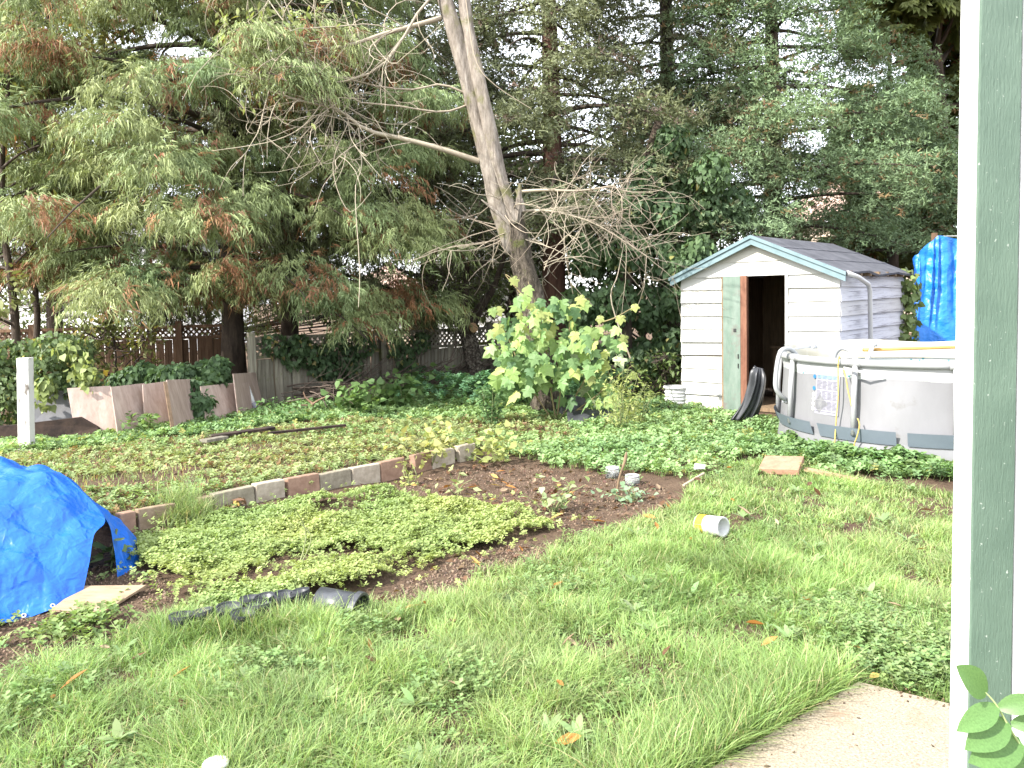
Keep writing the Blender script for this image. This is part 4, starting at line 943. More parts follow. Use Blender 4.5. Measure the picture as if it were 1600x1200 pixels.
o = MB(); o.tube([P(1353, 600, 8.2), P(1355, 562, 8.2), P(1365, 538, 8.25)], .022, 10); o.build('straight_tube', M['tube_white'], lad, smooth=True)
o = MB(); o.tube([P(1366, 541, 8.25), P(1367, 535, 8.25)], .03, 10); o.build('end_cap', M['tube_white'], lad, smooth=True)
# yellow pole lying across the rim
m = surf('yellow_pole', (.34, .2, .05), (.4, .25, .08), 5, .5, .05); o = MB(); pa = P(1349, 543.5, 8.3); pb = P(1620, 547, 8.5); pa.z = pb.z = .985; o.tube([pa, pb], .017, 10)
tag(o.build('pole', m, origin=pa, smooth=True), 'long yellow pole lying across the pool rim', 'pole')
# ropes
m = surf('yellow_rope', (.34, .25, .07), (.44, .34, .12), 40, .8, .3)
def on_wall(u, z, off=.02):
    """point in front of the pool wall in column u at height z"""
    r = ray(u, 640); k = r.x/r.y; best = None
    for a in np.linspace(180, 300, 1200):
        x = PCX+(1.50+off)*math.cos(rad(a)); y = PCY+(1.50+off)*math.sin(rad(a))
        e = abs(x/y-k)
        if best is None or e < best[0]: best = (e, x, y)
    return Vector((best[1], best[2], z))
def rope(label, pts):
    o = MB(); o.tube(catmull(pts, 40), .0065, 6); return tag(o.build('rope', m, origin=pts[0], smooth=True), label, 'rope')
rope('long yellow rope tied over the pool rim and hanging to the ground', [on_wall(1314, .90, -.1), on_wall(1311, .98, .0), on_wall(1310, .93, .02), on_wall(1309, .84), on_wall(1309.5, .6), on_wall(1307, .4), on_wall(1305, .2), on_wall(1303, .04, .05)])
rope('short yellow cord dangling beside the second pool leg', [on_wall(1317, .87), on_wall(1321, .8), on_wall(1325, .66), on_wall(1330, .54), on_wall(1332, .52)])
rope('yellow cord end drooping low beside the pool leg', [on_wall(1340, .42, .05), on_wall(1343, .36, .05), on_wall(1340, .26, .05), on_wall(1335, .16, .04), on_wall(1336, .05, .05)])
o = MB()
for i in range(2): o.tube([on_wall(1318+i*0, .885-.02*i, .03), on_wall(1345, .862-.012*i, .07), on_wall(1374, .868-.008*i, .03)], .006, 6)
tag(o.build('wire_hook', M['galv'], origin=on_wall(1345, .862, .07)), 'thin bent metal wire hook under the white pool rail', 'hook')
# the printed notice stuck on the wall
def wall_sheet(u0, u1, z0, z1, off, n=10):
    a = on_wall(u0, 0, 0); c = on_wall(u1, 0, 0); a0 = math.atan2(a.y-PCY, a.x-PCX); a1 = math.atan2(c.y-PCY, c.x-PCX)
    V = []
    for z in (z0, z1):
        for i in range(n+1):
            t_ = a0+(a1-a0)*i/n; R_ = 1.47+(1.43-1.47)*(z-.2)/.6+off; V.append((PCX+R_*math.cos(t_), PCY+R_*math.sin(t_), z))
    o = MB(); o.add(V, grid_faces(2, n+1)); return o
no = thing('safety_notice', 'printed pale notice with round symbols stuck to the grey pool wall', 'notice', tuple(on_wall(1286, .5)))
wall_sheet(1268, 1306, .40, .79, .008).build('sheet', surf('pale_notice', (.21, .205, .24), (.24, .235, .27), 4, .5, .02), no)
inkm = surf('grey_print', (.07, .07, .09), (.1, .1, .12), 9, .6, 0); blue = surf('blue_print', (.02, .11, .24), (.03, .14, .28), 9, .6, 0)
ink = MB(); z = .775
while z > .42:
    for seg_ in range(4):
        u0 = 1270+seg_*8.6; ww = rng.uniform(5, 8.4); s_ = wall_sheet(u0, min(u0+ww, 1305), z-.004, z, .011, 2); ink.add(s_.v, s_.f)
    z -= .0125 if abs((z % .1)-.05) > .012 else .024
ink.build('print', inkm, no, kind='stuff')
hd = MB(); s_ = wall_sheet(1270, 1304, .745, .785, .0095, 6); hd.add(s_.v, s_.f); hd.build('heading', surf('pale_blue_print', (.15, .23, .31), (.18, .26, .34), 9, .6, 0), no)
for z, mm in ((.76, blue), (.645, blue), (.585, M['white_plastic']), (.54, M['white_plastic']), (.49, M['white_plastic']), (.445, M['white_plastic'])):
    q = on_wall(1266, z, 0); a = math.atan2(q.y-PCY, q.x-PCX); R_ = 1.47-.04*(z-.2)/.6+.013
    ex = Vector((-math.sin(a), math.cos(a), 0)); c = Vector((PCX+R_*math.cos(a), PCY+R_*math.sin(a), z)); o = MB()
    o.add([c]+[c+ex*.021*math.cos(k*.5236)+Vector((0, 0, .021*math.sin(k*.5236))) for k in range(12)], [(0, k+1, (k+1) % 12+1) for k in range(12)]); o.build('symbol', mm, no)

# ------------------------------------------------------------------ blue tarpaulins
def tarp_mat(name, c0, c1):
    m, t, b = newmat(name); n = noise(t, 2.5, 6, .6); col = ramp(t, n, [(.3, c0), (.7, c1)])
    t.links.new(col, b.inputs['Base Color']); b.inputs['Roughness'].default_value = .42; b.inputs['Specular IOR Level'].default_value = .45
    tc = t.nodes.new('ShaderNodeTexCoord'); nz = t.nodes.new('ShaderNodeTexNoise'); nz.inputs['Scale'].default_value = 5; nz.inputs['Detail'].default_value = 3; t.links.new(tc.outputs['Object'], nz.inputs['Vector'])
    mv = t.nodes.new('ShaderNodeVectorMath'); mv.operation = 'MULTIPLY_ADD'; t.links.new(nz.outputs['Color'], mv.inputs[0]); mv.inputs[1].default_value = (.25, .25, .25); t.links.new(tc.outputs['Object'], mv.inputs[2])
    hs = None
    for sc_ in (5.5, 14, 31):
        w = t.nodes.new('ShaderNodeTexVoronoi'); w.inputs['Scale'].default_value = sc_; t.links.new(mv.outputs[0], w.inputs['Vector']); k = t.nodes.new('ShaderNodeMath'); k.operation = 'MULTIPLY_ADD'; t.links.new(w.outputs['Distance'], k.inputs[0]); k.inputs[1].default_value = 5/sc_
        if hs: t.links.new(hs, k.inputs[2])
        hs = k.outputs[0]
    bump(t, b, hs, .6, .03)
    tr = t.nodes.new('ShaderNodeBsdfTranslucent'); t.links.new(col, tr.inputs['Color']); ms = t.nodes.new('ShaderNodeMixShader'); ms.inputs[0].default_value = .14
    t.links.new(b.outputs[0], ms.inputs[1]); t.links.new(tr.outputs[0], ms.inputs[2]); t.links.new(ms.outputs[0], t.nodes['Material Output'].inputs[0]); return m
M['tarp'] = tarp_mat('blue_tarp', (.006, .095, .44), (.009, .125, .54))
def wrinkle(g, amp, s, seed, edge=None):
    """creases: straight sharp folds in several directions, fading in and out"""
    n = np.cross(np.gradient(g, axis=1), np.gradient(g, axis=0)); n = unit(n); p = g.reshape(-1, 3); q = np.random.default_rng(seed); w = np.zeros(len(p))
    for k in range(17):
        d = unit(q.normal(size=3)); f = q.uniform(.7, 5.0)/s*.35; ph = p@d*f+q.uniform(0, 9)+.5*noise3(p, s*2.5, seed+k); tri = (np.abs((ph % 1)-.5)*2)**.7
        w += (tri-.5)*sstep(.46, .58, noise3(p, s*1.1, seed+20+k))/(.5+f*s*1.2)
    w = (w*amp).reshape(g.shape[:2])
    if edge == 'end': w = w*sstep(0, .22, 1-np.linspace(0, 1, g.shape[1]))[None]
    if edge == 'start': w = w*sstep(0, .3, np.linspace(0, 1, g.shape[1]))[None]
    return g+n*w[..., None]
tarp = thing('tarp_shelter', 'blue tarp draped over a low frame with an open mouth at one end', 'tarp', tuple(G(60, 950)))
def gp_(u, v): return G(u, v)
cols4 = [[gp_(-330, 1075), P(-330, 940, 3.85), P(-320, 850, 4.1), P(-310, 785, 4.4), P(-300, 742, 4.75), P(-280, 760, 5.3), P(-260, 860, 5.8)],
         [gp_(-120, 1012), P(-125, 910, 4.0), P(-125, 820, 4.25), P(-120, 762, 4.5), P(-115, 728, 4.8), P(-110, 745, 5.4), P(-100, 840, 5.9)],
         [gp_(0, 978), P(0, 895, 4.15), P(0, 815, 4.4), P(0, 757, 4.65), P(2, 726, 4.95), P(5, 745, 5.5), P(10, 825, 6.0)],
         [gp_(62, 960), P(75, 885, 4.28), P(78, 822, 4.5), P(72, 768, 4.72), P(46, 737, 4.95), P(50, 750, 5.5), P(55, 825, 6.0)],
         [gp_(126, 941), P(139, 882, 4.42), P(147, 836, 4.58), P(162, 806, 4.8), P(98, 741, 4.98), P(95, 755, 5.5), P(95, 820, 6.0)]]
ctrl = [[cols4[c][r] for c in range(5)] for r in range(7)]
g_ = wrinkle(patch(ctrl, 110, 100), .042, .34, 3, 'end'); o = MB(); o.add(g_.reshape(-1, 3), grid_faces(100, 110)); o.build('front_sheet', M['tarp'], tarp, smooth=True)
for j in range(34, 108, 18):
    p = Vector(g_[2, j]); nn_ = Vector(np.cross(g_[2, j+1]-g_[2, j], g_[4, j]-g_[2, j])).normalized(); nn_ = nn_ if nn_.y < 0 else -nn_
    e = MB(); e.lathe([(.006, 0), (.013, 0), (.013, .003), (.006, .003)], 12, p+nn_*.004, nn_.to_track_quat('Z', 'Y').to_matrix()); e.build('eyelet', M['galv'], tarp)
fl = [[P(98, 741, 4.98), P(130, 762, 5.02), P(155, 788, 5.12), P(165, 800, 5.5), P(150, 822, 6.0)],
      [P(162, 806, 4.8), P(178, 812, 4.95), P(197, 831, 5.08), P(205, 842, 5.4), P(185, 835, 6.0)],
      [P(177, 850, 4.7), P(198, 853, 4.85), P(220, 872, 4.95), P(218, 868, 5.4), P(200, 842, 6.0)],
      [P(184, 909, 4.64), P(202, 905, 4.7), P(217, 903, 4.78), P(218, 884, 5.3), P(205, 850, 6.0)]]
g_ = wrinkle(patch(fl, 34, 36), .022, .25, 5, 'start'); o = MB(); o.add(g_.reshape(-1, 3), grid_faces(36, 34)); o.build('end_flap', M['tarp'], tarp, smooth=True)
back = [[P(-300, 745, 5.2), P(0, 735, 5.35), P(140, 800, 5.45)], [P(-300, 860, 5.4), P(0, 852, 5.45), P(165, 862, 5.5)]]
# inner hoops that hold it
for uu, dd in ((20, 4.9), (72, 4.95)):
    o = MB(); f0 = gp_(uu-5, 955); tp = P(uu, 748, dd); bk = Vector((tp.x, tp.y+.8, 0)); f0 = Vector((tp.x, tp.y-.45, 0)); o.tube(catmull([f0, f0.lerp(tp, .6)+Vector((0, -.04, .03)), tp-Vector((0, 0, .04)), bk.lerp(tp, .6)+Vector((0, .04, .02)), bk], 20), .012, 6); o.build('hoop', M['galv'], tarp, smooth=True)
c = G(158, 900); o = thing('tarp_plant', 'large-leaved green plant growing in the dark mouth of the tarp shelter', 'plant', (c.x, c.y+.12, c.z))
n = 22; pp_ = np.array([c.x, c.y+.14, .1])+rng.normal(size=(n, 3))*np.array([.05, .04, .05]); a = rng.uniform(0, 6.28, n)
big('foliage', [scatter(*HEART, pp_, frames(np.stack([np.cos(a), np.sin(a), rng.uniform(-.4, .9, n)], -1), np.tile([0, 0, 1.], (n, 1))), rng.uniform(.06, .1, n), vary((.1, .15, .05), n))], M['leaf'], o)
big('stem', [tubes_np([(catmull([(c.x, c.y+.12, -.02), (c.x+.01, c.y+.13, .1), (c.x+.03, c.y+.15, .24)], 6), np.full(6, .007))], (.12, .16, .06))], M['twig'], o)
# the tarp hung behind the shed
tb_ = thing('hanging_tarp', 'bright blue tarp hung in folds from a post behind the shed', 'tarp', tuple(P(1468, 640, 13.1)))
ap = P(1465, 368, 13.1); rows = []
topu = [1429, 1436, 1445, 1455, 1464, 1472, 1482, 1495, 1510, 1540, 1580, 1630, 1700]; topv = [402, 393, 384, 376, 368, 369, 371, 373, 375, 377, 378, 379, 380]
botu = [1426, 1432, 1440, 1449, 1460, 1472, 1486, 1500, 1520, 1548, 1588, 1636, 1700]
NU, NV = 150, 60; kk = np.linspace(0, 12, NU); tu = np.interp(kk, range(13), topu); tv_ = np.interp(kk, range(13), topv); bu = np.interp(kk, range(13), botu); g_ = np.zeros((NV, NU, 3))
for j in range(NU):
    tp = P(tu[j], tv_[j], 13.1); bt = P(bu[j], 560, 12.85)
    for i in range(NV): g_[i, j] = tp.lerp(bt, i/(NV-1))
fo = np.abs(((kk*.72+.3*np.sin(kk*1.7)) % 1)-.5)*2; dn = np.linspace(0, 1, NV)[:, None]
g_[:, :, 1] -= (fo[None]-.5)*.10*np.sin(np.pi*np.clip(dn*1.1+.08, 0, 1))*(1-.4*dn)+.25*np.exp(-((kk-4)/2.2)**2)[None]*(1-dn)*.2
g_ = wrinkle(g_, .022, .3, 9); o = MB(); o.add(g_.reshape(-1, 3), grid_faces(NV, NU)); o.build('sheet', tarp_mat('sky_blue_tarp', (.01, .14, .5), (.016, .19, .62)), tb_, smooth=True)
o = MB(); o.bar(Vector((ap.x, ap.y+.1, -.1)), ap+Vector((0, .1, .05)), .07, .07, (0, 1, 0)); o.build('post', M['fence_brown'], tb_)
o = MB(); q = P(1700, 366, 13.1); o.tube([ap+Vector((0, .02, -.01)), q], .006, 5); o.build('line', M['white_plastic'], tb_)

# ------------------------------------------------------------------ plywood, boards and posts at the side of the yard
m, t, b = newmat('weathered_plywood'); n = noise(t, 5, 8, .7, (2.2, 2.2, .35)); c = ramp(t, n, [(.3, (.2, .145, .12)), (.55, (.3, .235, .2)), (.75, (.38, .31, .275))])
n2 = noise(t, 2.2, 6, .7); c = mixc(t, ramp(t, n2, [(.56, (0, 0, 0)), (.68, (.6, .6, .6))]), c, (.2, .16, .14)); oi = t.nodes.new('ShaderNodeObjectInfo')
c = mixc(t, 1.0, c, ramp(t, oi.outputs['Random'], [(0, (1.08, 1.02, 1.0)), (1, (1.3, 1.28, 1.28))]), 'MULTIPLY'); t.links.new(c, b.inputs['Base Color']); b.inputs['Roughness'].default_value = .9; bump(t, b, n, .4, .006); M['ply'] = m
def sheet(name, label, cat, quad, d4, th, m, group=None, notch=None):
    """a board given by its four corners: bottom pair then top pair"""
    ps = [P(u, v, d) for (u, v), d in zip(quad, d4)]
    nrm = (ps[1]-ps[0]).cross(ps[3]-ps[0]).normalized(); o = MB(); o.prism(ps, None, nrm*th); o = o.build(name, m, origin=(ps[0]+ps[1])/2, bevel=.003); return tag(o, label, cat, group)
GP = 'plywood sheets leaning in a row at the yard edge'
def ply(label, bl_, br_, tr_, tl_, dd=0, lean=.16):
    d0 = G(*bl_).y+dd; d1 = G(*br_).y+dd; return sheet('plywood_sheet', label, 'plywood', [bl_, br_, tr_, tl_], [d0, d1, d1+lean, d0+lean], .014, M['ply'], GP)
ply('lavender-grey plywood sheet at the low end of the row, beside the dark mound', (120, 690), (191, 684), (173, 603), (105, 607), .08)
ply('pale smooth plywood sheet, second in the row from the dark mound', (184, 687), (242, 676), (225, 599), (172, 605), .0)
ply('tan plywood sheet half behind the strip with the raw batten edge', (226, 680), (274, 674), (258, 596), (222, 601), .1)
ply('grained plywood sheet with knots, tallest in the middle of the row', (272, 677), (325, 662), (311, 592), (259, 594), .0)
ply('plywood sheet with ivy hanging over its upper corner', (322, 668), (380, 655), (368, 598), (312, 604), .12)
ply('rough plywood sheet with torn edge behind the white drain pipe', (372, 660), (411, 640), (398, 582), (363, 584), .08)
intool = None
def stick(name, label, cat, a, c, w, h, m, group=None, up=(0, 0, 1)):
    o = MB(); o.bar(a, c, w, h, up); return tag(o.build(name, m, origin=a, bevel=.002), label, cat, group)
d_ = G(272, 680).y-.03
stick('batten', 'raw brown batten standing between two plywood sheets', 'batten', P(271, 678, d_), P(258, 597, d_+.15), .04, .02, surf('raw_batten', (.12, .08, .05), (.21, .14, .09), 8, .9, .4))
d_ = G(403, 645).y-.12; pipe = thing('drain_pipe', 'white plastic drain pipe with a grey elbow leaning on rough plywood', 'pipe', tuple(P(406, 645, d_)))
o = MB(); o.tube([P(386, 601, d_+.12), P(397, 632, d_)], .028, 12); o.build('pipe', M['white_plastic'], pipe, smooth=True)
o = MB(); o.tube(catmull([P(396, 629, d_), P(399, 637, d_), P(398, 646, d_+.02), P(394, 654, d_+.05)], 10), .036, 12); o.build('elbow', surf('grey_pvc', (.22, .22, .26), (.27, .27, .3), 5, .4, .05), pipe, smooth=True)
m = worn_paint('flaking_post_paint', (.5, .49, .47), (.1, .085, .07), .53, 9, st=(2.2, 2.2, .4)); d_ = G(38, 709).y
o = MB(); ps = [P(28, 712, d_), P(47, 712, d_), P(44, 559, d_+.02), P(25, 560, d_+.02)]; o.prism(ps, None, (0, .1, 0)); tag(o.build('white_post', m, origin=P(38, 712, d_), bevel=.006), 'flaking white square post standing by the vine bush', 'post')
M['dark_board'] = surf('rotten_board', (.015, .01, .009), (.055, .035, .026), 5, .95, .6, .01, spots=(6, .62, (.1, .065, .048)))
M['grey_panel'] = surf('grey_panel', (.16, .16, .17), (.27, .27, .28), 3, .9, .2)
sheet('grey_panel', 'smooth grey cement panel behind the white post', 'panel', [(44, 668), (128, 662), (118, 600), (44, 596)], [9.75, 9.95, 10.05, 9.85], .03, M['grey_panel'])
ps = [(-60, 712), (164, 688), (152, 668), (124, 652), (40, 662), (-60, 672)]; d_ = 9.25
pts = [P(u, v, d_+(u-40)*.0016+(.05 if v < 680 else 0)) for u, v in ps]; o = MB(); o.prism(pts, None, (0, .05, 0)); tag(o.build('rotten_board', M['dark_board'], origin=pts[0]), 'dark rotten board with a cut corner lying against the plywood', 'board')
sheet('rusty_board', 'rusty brown board low beside the foot of the white post', 'board', [(-70, 716), (34, 708), (34, 690), (-70, 694)], [8.95, 9.05, 9.08, 8.98], .03, surf('rust_board', (.14, .075, .045), (.24, .13, .08), 6, .9, .4))
# vine bush over the corner
b = P(70, 660, 10.1); root = thing('vine_bush', 'sprawling vine bush with yellow-green leaves arching over the white post', 'bush', (b.x, b.y, 0))
pts = [P(u, v, 10.1+rng.uniform(-.25, .35)) for u, v in ((-60, 560), (-20, 565), (10, 560), (50, 556), (85, 548), (115, 550), (-40, 600), (0, 600), (20, 610), (80, 580), (110, 590), (125, 620), (-50, 640), (0, 650), (115, 575), (130, 600))]
big('foliage', ivy_on('', '', pts, .24, 6500, (.035, .08), (.06, .1, .045), (.14, .19, .075), extra=[(.05, (.32, .3, .1))], flat=.6), M['leaf'], root)
pts = [P(u, v, 9.7) for u, v in ((72, 610), (68, 625), (70, 600), (120, 580), (138, 585), (140, 600), (128, 560), (100, 545))]
big('new_leaves', ivy_on('', '', pts, .11, 260, (.06, .11), (.18, .24, .09), (.28, .32, .12)), M['leaf'], root)
big('stem', [tubes_np([(catmull([P(60, 690, 10.2), P(50, 610, 10.2), P(80, 555, 10.1), P(120, 560, 10), P(135, 610, 9.9)], 16), np.linspace(.02, .006, 16)), (catmull([P(40, 690, 10.3), P(10, 600, 10.2), P(-40, 560, 10.1)], 12), np.linspace(.02, .006, 12))], (.12, .09, .06))], M['twig'], root)
for lab, cen, r_, n in (('dark ivy mound spilling over the plywood sheets under the cedar', ((290, 585), (320, 580), (340, 575), (350, 600), (345, 620), (305, 580), (335, 600), (360, 590)), .17, 2300), ('low leafy shrub behind the pale plywood sheets', ((205, 590), (225, 580), (250, 588), (275, 585), (185, 598)), .16, 1300)):
    pts = [P(u, v, 11.3+rng.uniform(-.15, .3)) for u, v in cen]; pts = [q-Vector((0, .75, 0)) if 'spilling' in lab and i > 3 else q for i, q in enumerate(pts)]; o = thing('ivy_mound', lab, 'ivy', (pts[0].x, pts[0].y, 0))
    big('foliage', ivy_on('', '', pts, r_, n, (.05, .1), (.06, .11, .05), (.1, .16, .07)), M['leaf'], o)
    big('stem', [tubes_np([(catmull([(p.x, p.y+.1, 0), (p.x, p.y, p.z)], 5), np.full(5, .01)) for p in pts[:4]], (.1, .08, .05))], M['twig'], o, kind='stuff')
b = P(1030, 625, 12); bl = blobs_px([(rng.uniform(985, 1060), rng.uniform(555, 620)) for _ in range(12)], 11.6, 12.3, .16, .26)
leafy('shrub', 'light green shrub tucked against the corner of the white shed', b.x, b.y, .7, bl, .02, LEAF, 1500, (.05, .11), two((.08, .13, .045), (.15, .2, .07)), cat='shrub')

# ------------------------------------------------------------------ blocks that edge the bed
BK = {'tan': surf('tan_block', (.17, .12, .078), (.27, .205, .14), 14, .95, .6, .006), 'grey': surf('grey_block', (.15, .13, .095), (.25, .22, .165), 16, .95, .6, .006),
      'pale': surf('pale_block', (.25, .21, .16), (.37, .32, .255), 16, .95, .5, .006), 'red': surf('terracotta_block', (.185, .112, .078), (.27, .175, .125), 14, .95, .5, .006)}
LB = [(189, 216, 'red', 'reddish-brown edging block half hidden by the blue tarp'), (218, 278, 'tan', 'long tan edging block next to the blue tarp'), (314, 336, 'tan', 'short tan edging block just past the overhanging grass tuft'),
      (337, 401, 'grey', 'long grey-green stained edging block beside a heap of dead leaves'), (401, 448, 'pale', 'pale edging block between the stained grey and the brick-red ones'), (452, 502, 'red', 'dull brick-red edging block with dead leaves on top'),
      (502, 552, 'grey', 'grey-beige edging block with a mossy dark top'), (552, 597, 'pale', 'smooth cream edging block in the middle of the row'), (597, 636, 'red', 'light terracotta edging block before the yellow weed'),
      (650, 684, 'red', 'dark terracotta edging block leaning behind the yellow weed'), (676, 714, 'pale', 'bright cream edging block near the far end'), (719, 746, 'pale', 'last small cream edging block at the far end of the row')]
for u0, u1, k, lab in LB:
    a = G0(u0+1, 834-(u0-190)*.2126); c = G0(u1-1, 834-(u1-190)*.2126); L = (c-a).length; md = (a+c)/2; d = (c-a).normalized()
    o = MB(); o.box((0, .05, .065), (L, .085, .185)); ob = o.build('edging_block', BK[k], world=False, bevel=.008)
    ob.location = (md.x, md.y, rng.normal()*.006-.012); ob.rotation_euler = (rng.normal()*.05-.06, rng.normal()*.02, math.atan2(d.y, d.x)+rng.normal()*.03)
    tag(ob, lab, 'block', 'blocks edging the raised bed')
c = G(1226, 742); ob = MB(); ob.box((0, 0, .0), (.34, .34, .055)); ob = ob.build('paving_slab', surf('orange_slab', (.22, .125, .08), (.3, .18, .12), 18, .9, .5, .004), world=False, bevel=.006)
ob.location = (c.x, c.y+.08, c.z+.07); ob.rotation_euler = (rad(9), rad(-3), rad(-28)); tag(ob, 'orange-tan paving slab tilted on the grass near the pool', 'slab')
a = G(1258, 742); c = G(1340, 756); stick('wood_strip', 'narrow tan wood strip lying next to the paving slab', 'strip', a+Vector((0, 0, .05)), c+Vector((0, 0, .03)), .06, .03, surf('tan_strip', (.2, .14, .08), (.28, .2, .125), 9, .9, .3))
a = G(328, 694); c = G(428, 682); stick('plank', 'dark mossy plank lying flat in the weeds before the plywood', 'plank', a+Vector((0, 0, .08)), c+Vector((0, 0, .1)), .12, .03, M['dark_board'])
a = G(420, 690); c = G(540, 678); stick('plank', 'thin dark lath lying in the weeds towards the brush pile', 'plank', a+Vector((0, 0, .09)), c+Vector((0, 0, .1)), .05, .025, M['dark_board'])
a = G(318, 700); c = G(352, 695); stick('plank', 'short grey board end showing above the weeds', 'plank', a+Vector((0, 0, .07)), c+Vector((0, 0, .08)), .1, .03, M['fence_grey'])
# plywood offcut by the tarp
ps = [G(80, 960), G(158, 962), G(229, 927), G(128, 931)]; z = [.03, .015, .05, .06]; o = MB(); ps = [Vector((p.x, p.y, p.z+k)) for p, k in zip(ps, z)]
o.prism([p-Vector((0, 0, .016)) for p in ps], None, (0, 0, .014)); tag(o.build('plywood_offcut', surf('tan_plywood', (.2, .14, .09), (.29, .215, .145), 7, .85, .2, .003, (1, 4, 1)), origin=ps[0], bevel=.002), 'pale tan plywood offcut lying on bare soil before the tarp mouth', 'plywood')

# ------------------------------------------------------------------ pots, jars and tins
M['pot'] = surf('black_pot', (.018, .02, .024), (.05, .053, .06), 10, .38, .05, spec=.5); M['pot_soil'] = surf('pot_soil', (.06, .04, .03), (.12, .09, .06), 50, 1, 1, .01)
pot_me = {}
def pot(u, v, r_, h, label, tilt=(0, 0), group='black nursery pots in a row in the grass', fill=.6):
    c = G(u, v); root = thing('plant_pot', label, 'pot', (c.x, c.y, c.z+.012), rng.uniform(0, 6), group); root.rotation_euler[0] += tilt[0]; root.rotation_euler[1] += tilt[1]; root.scale = (r_/.055, r_/.055, h/.1)
    if 'w' not in pot_me:
        o = MB(); o.lathe([(0, 0), (.04, 0), (.051, .09), (.051, .092), (.047, .092), (.038, .012), (0, .012)], 24); pot_me['w'] = o.mesh('body', M['pot'], True)
        o = MB(); o.lathe([(.051, .086), (.056, .086), (.056, .1), (.05, .1), (.047, .09)], 24); pot_me['r'] = o.mesh('rim', M['pot'], False)
        o = MB(); o.lathe([(0, .07), (.025, .068), (.0455, .064), (.042, .05)], 16); pot_me['s'] = o.mesh('soil', M['pot_soil'], True)
    link('body', pot_me['w'], root); link('rim', pot_me['r'], root)
    if fill: link('soil', pot_me['s'], root)
for u, v, r_, lab, ti in ((284, 1001, .06, 'black pot at the soil end of the row, rim just above the grass', (.1, 0)), (320, 994, .056, 'second black pot from the soil, tipped a little forward', (-.15, .1)), (357, 986, .062, 'wide black pot with a glossy open rim', (0, .1)),
        (376, 996, .055, 'low black pot in front of the wide one, sunk in grass', (.1, .1)), (392, 972, .05, 'small grey-filled pot behind the low one', (0, -.1)), (407, 984, .058, 'dusty pot with pale sides and leaves in it', (-.2, 0)),
        (418, 968, .05, 'small dusty pot touching the pale-sided one', (.1, 0)), (442, 965, .054, 'black pot half buried in long grass', (.1, .1)), (474, 960, .05, 'black pot just before the fallen black tray', (0, .15))):
    pot(u, v, r_, .115, lab, ti)
c = G(505, 962); root = thing('plant_pot', 'large black pot lying on its side at the end of the row', 'pot', (c.x, c.y, c.z+.07))
R_ = Matrix.Rotation(rad(100), 3, 'Y') @ Matrix.Rotation(.3, 3, 'X'); o = MB(); o.lathe([(0, 0), (.07, 0), (.09, .22), (.084, .22), (.065, .012), (0, .012)], 26, (c.x-.02, c.y, c.z+.08), R_); o.build('body', M['pot'], root, smooth=True)
o = MB(); o.lathe([(.088, .205), (.1, .205), (.1, .235), (.086, .235), (.083, .21)], 26, (c.x-.02, c.y, c.z+.08), R_); o.build('rim', M['pot'], root)
c = G(545, 958); o = MB(); o.add([c+Vector(p) for p in ((-.16, -.05, .06), (.12, -.07, .01), (.16, .06, .0), (-.1, .09, .1), (0, 0, .1), (.07, -.01, .06))], [(0, 1, 4), (1, 5, 4), (1, 2, 5), (2, 3, 5), (3, 4, 5), (3, 0, 4)]); o = o.build('plastic_sheet', M['pot'], origin=c); md = o.modifiers.new('solid', 'SOLIDIFY'); md.thickness = .004
tag(o, 'crumpled black plastic sheet beside the fallen pot', 'plastic sheet')
# tipped plastic jar with coloured label
c = G(1112, 838); root = thing('plastic_jar', 'white plastic jar with red and yellow label lying open in the grass', 'jar', (c.x, c.y, c.z))
R_ = (Vector((.56, -.72, .1))).to_track_quat('Z', 'Y').to_matrix(); oc = (c.x-.07, c.y+.06, c.z+.068)
o = MB(); o.lathe([(0, 0), (.058, .0), (.064, .01), (.064, .17), (.06, .185), (.06, .2), (.054, .2), (.054, .02), (0, .012)], 30, oc, R_); o.build('body', M['white_plastic'], root, smooth=True)
def band(z0_, z1_, a0, a1, m_, nm, rr_=.0652):
    o = MB(); V = [R_ @ Vector((rr_*math.cos(a0+(a1-a0)*i/16), rr_*math.sin(a0+(a1-a0)*i/16), z_))+Vector(oc) for z_ in (z0_, z1_) for i in range(17)]; o.add(V, grid_faces(2, 17)); return o.build(nm, m_, root, smooth=True)
band(.012, .075, 0, 6.283, surf('yellow_label', (.5, .36, .02), (.55, .42, .03), 5, .5, 0), 'yellow_band'); band(.03, .07, -.4, 1.5, surf('red_label', (.3, .05, .03), (.35, .07, .04), 5, .5, 0), 'red_label', .0658)
o = MB(); o.lathe([(.0605, .186), (.066, .188), (.066, .2), (.0605, .201)], 30, oc, R_); o.build('rim', M['white_plastic'], root)
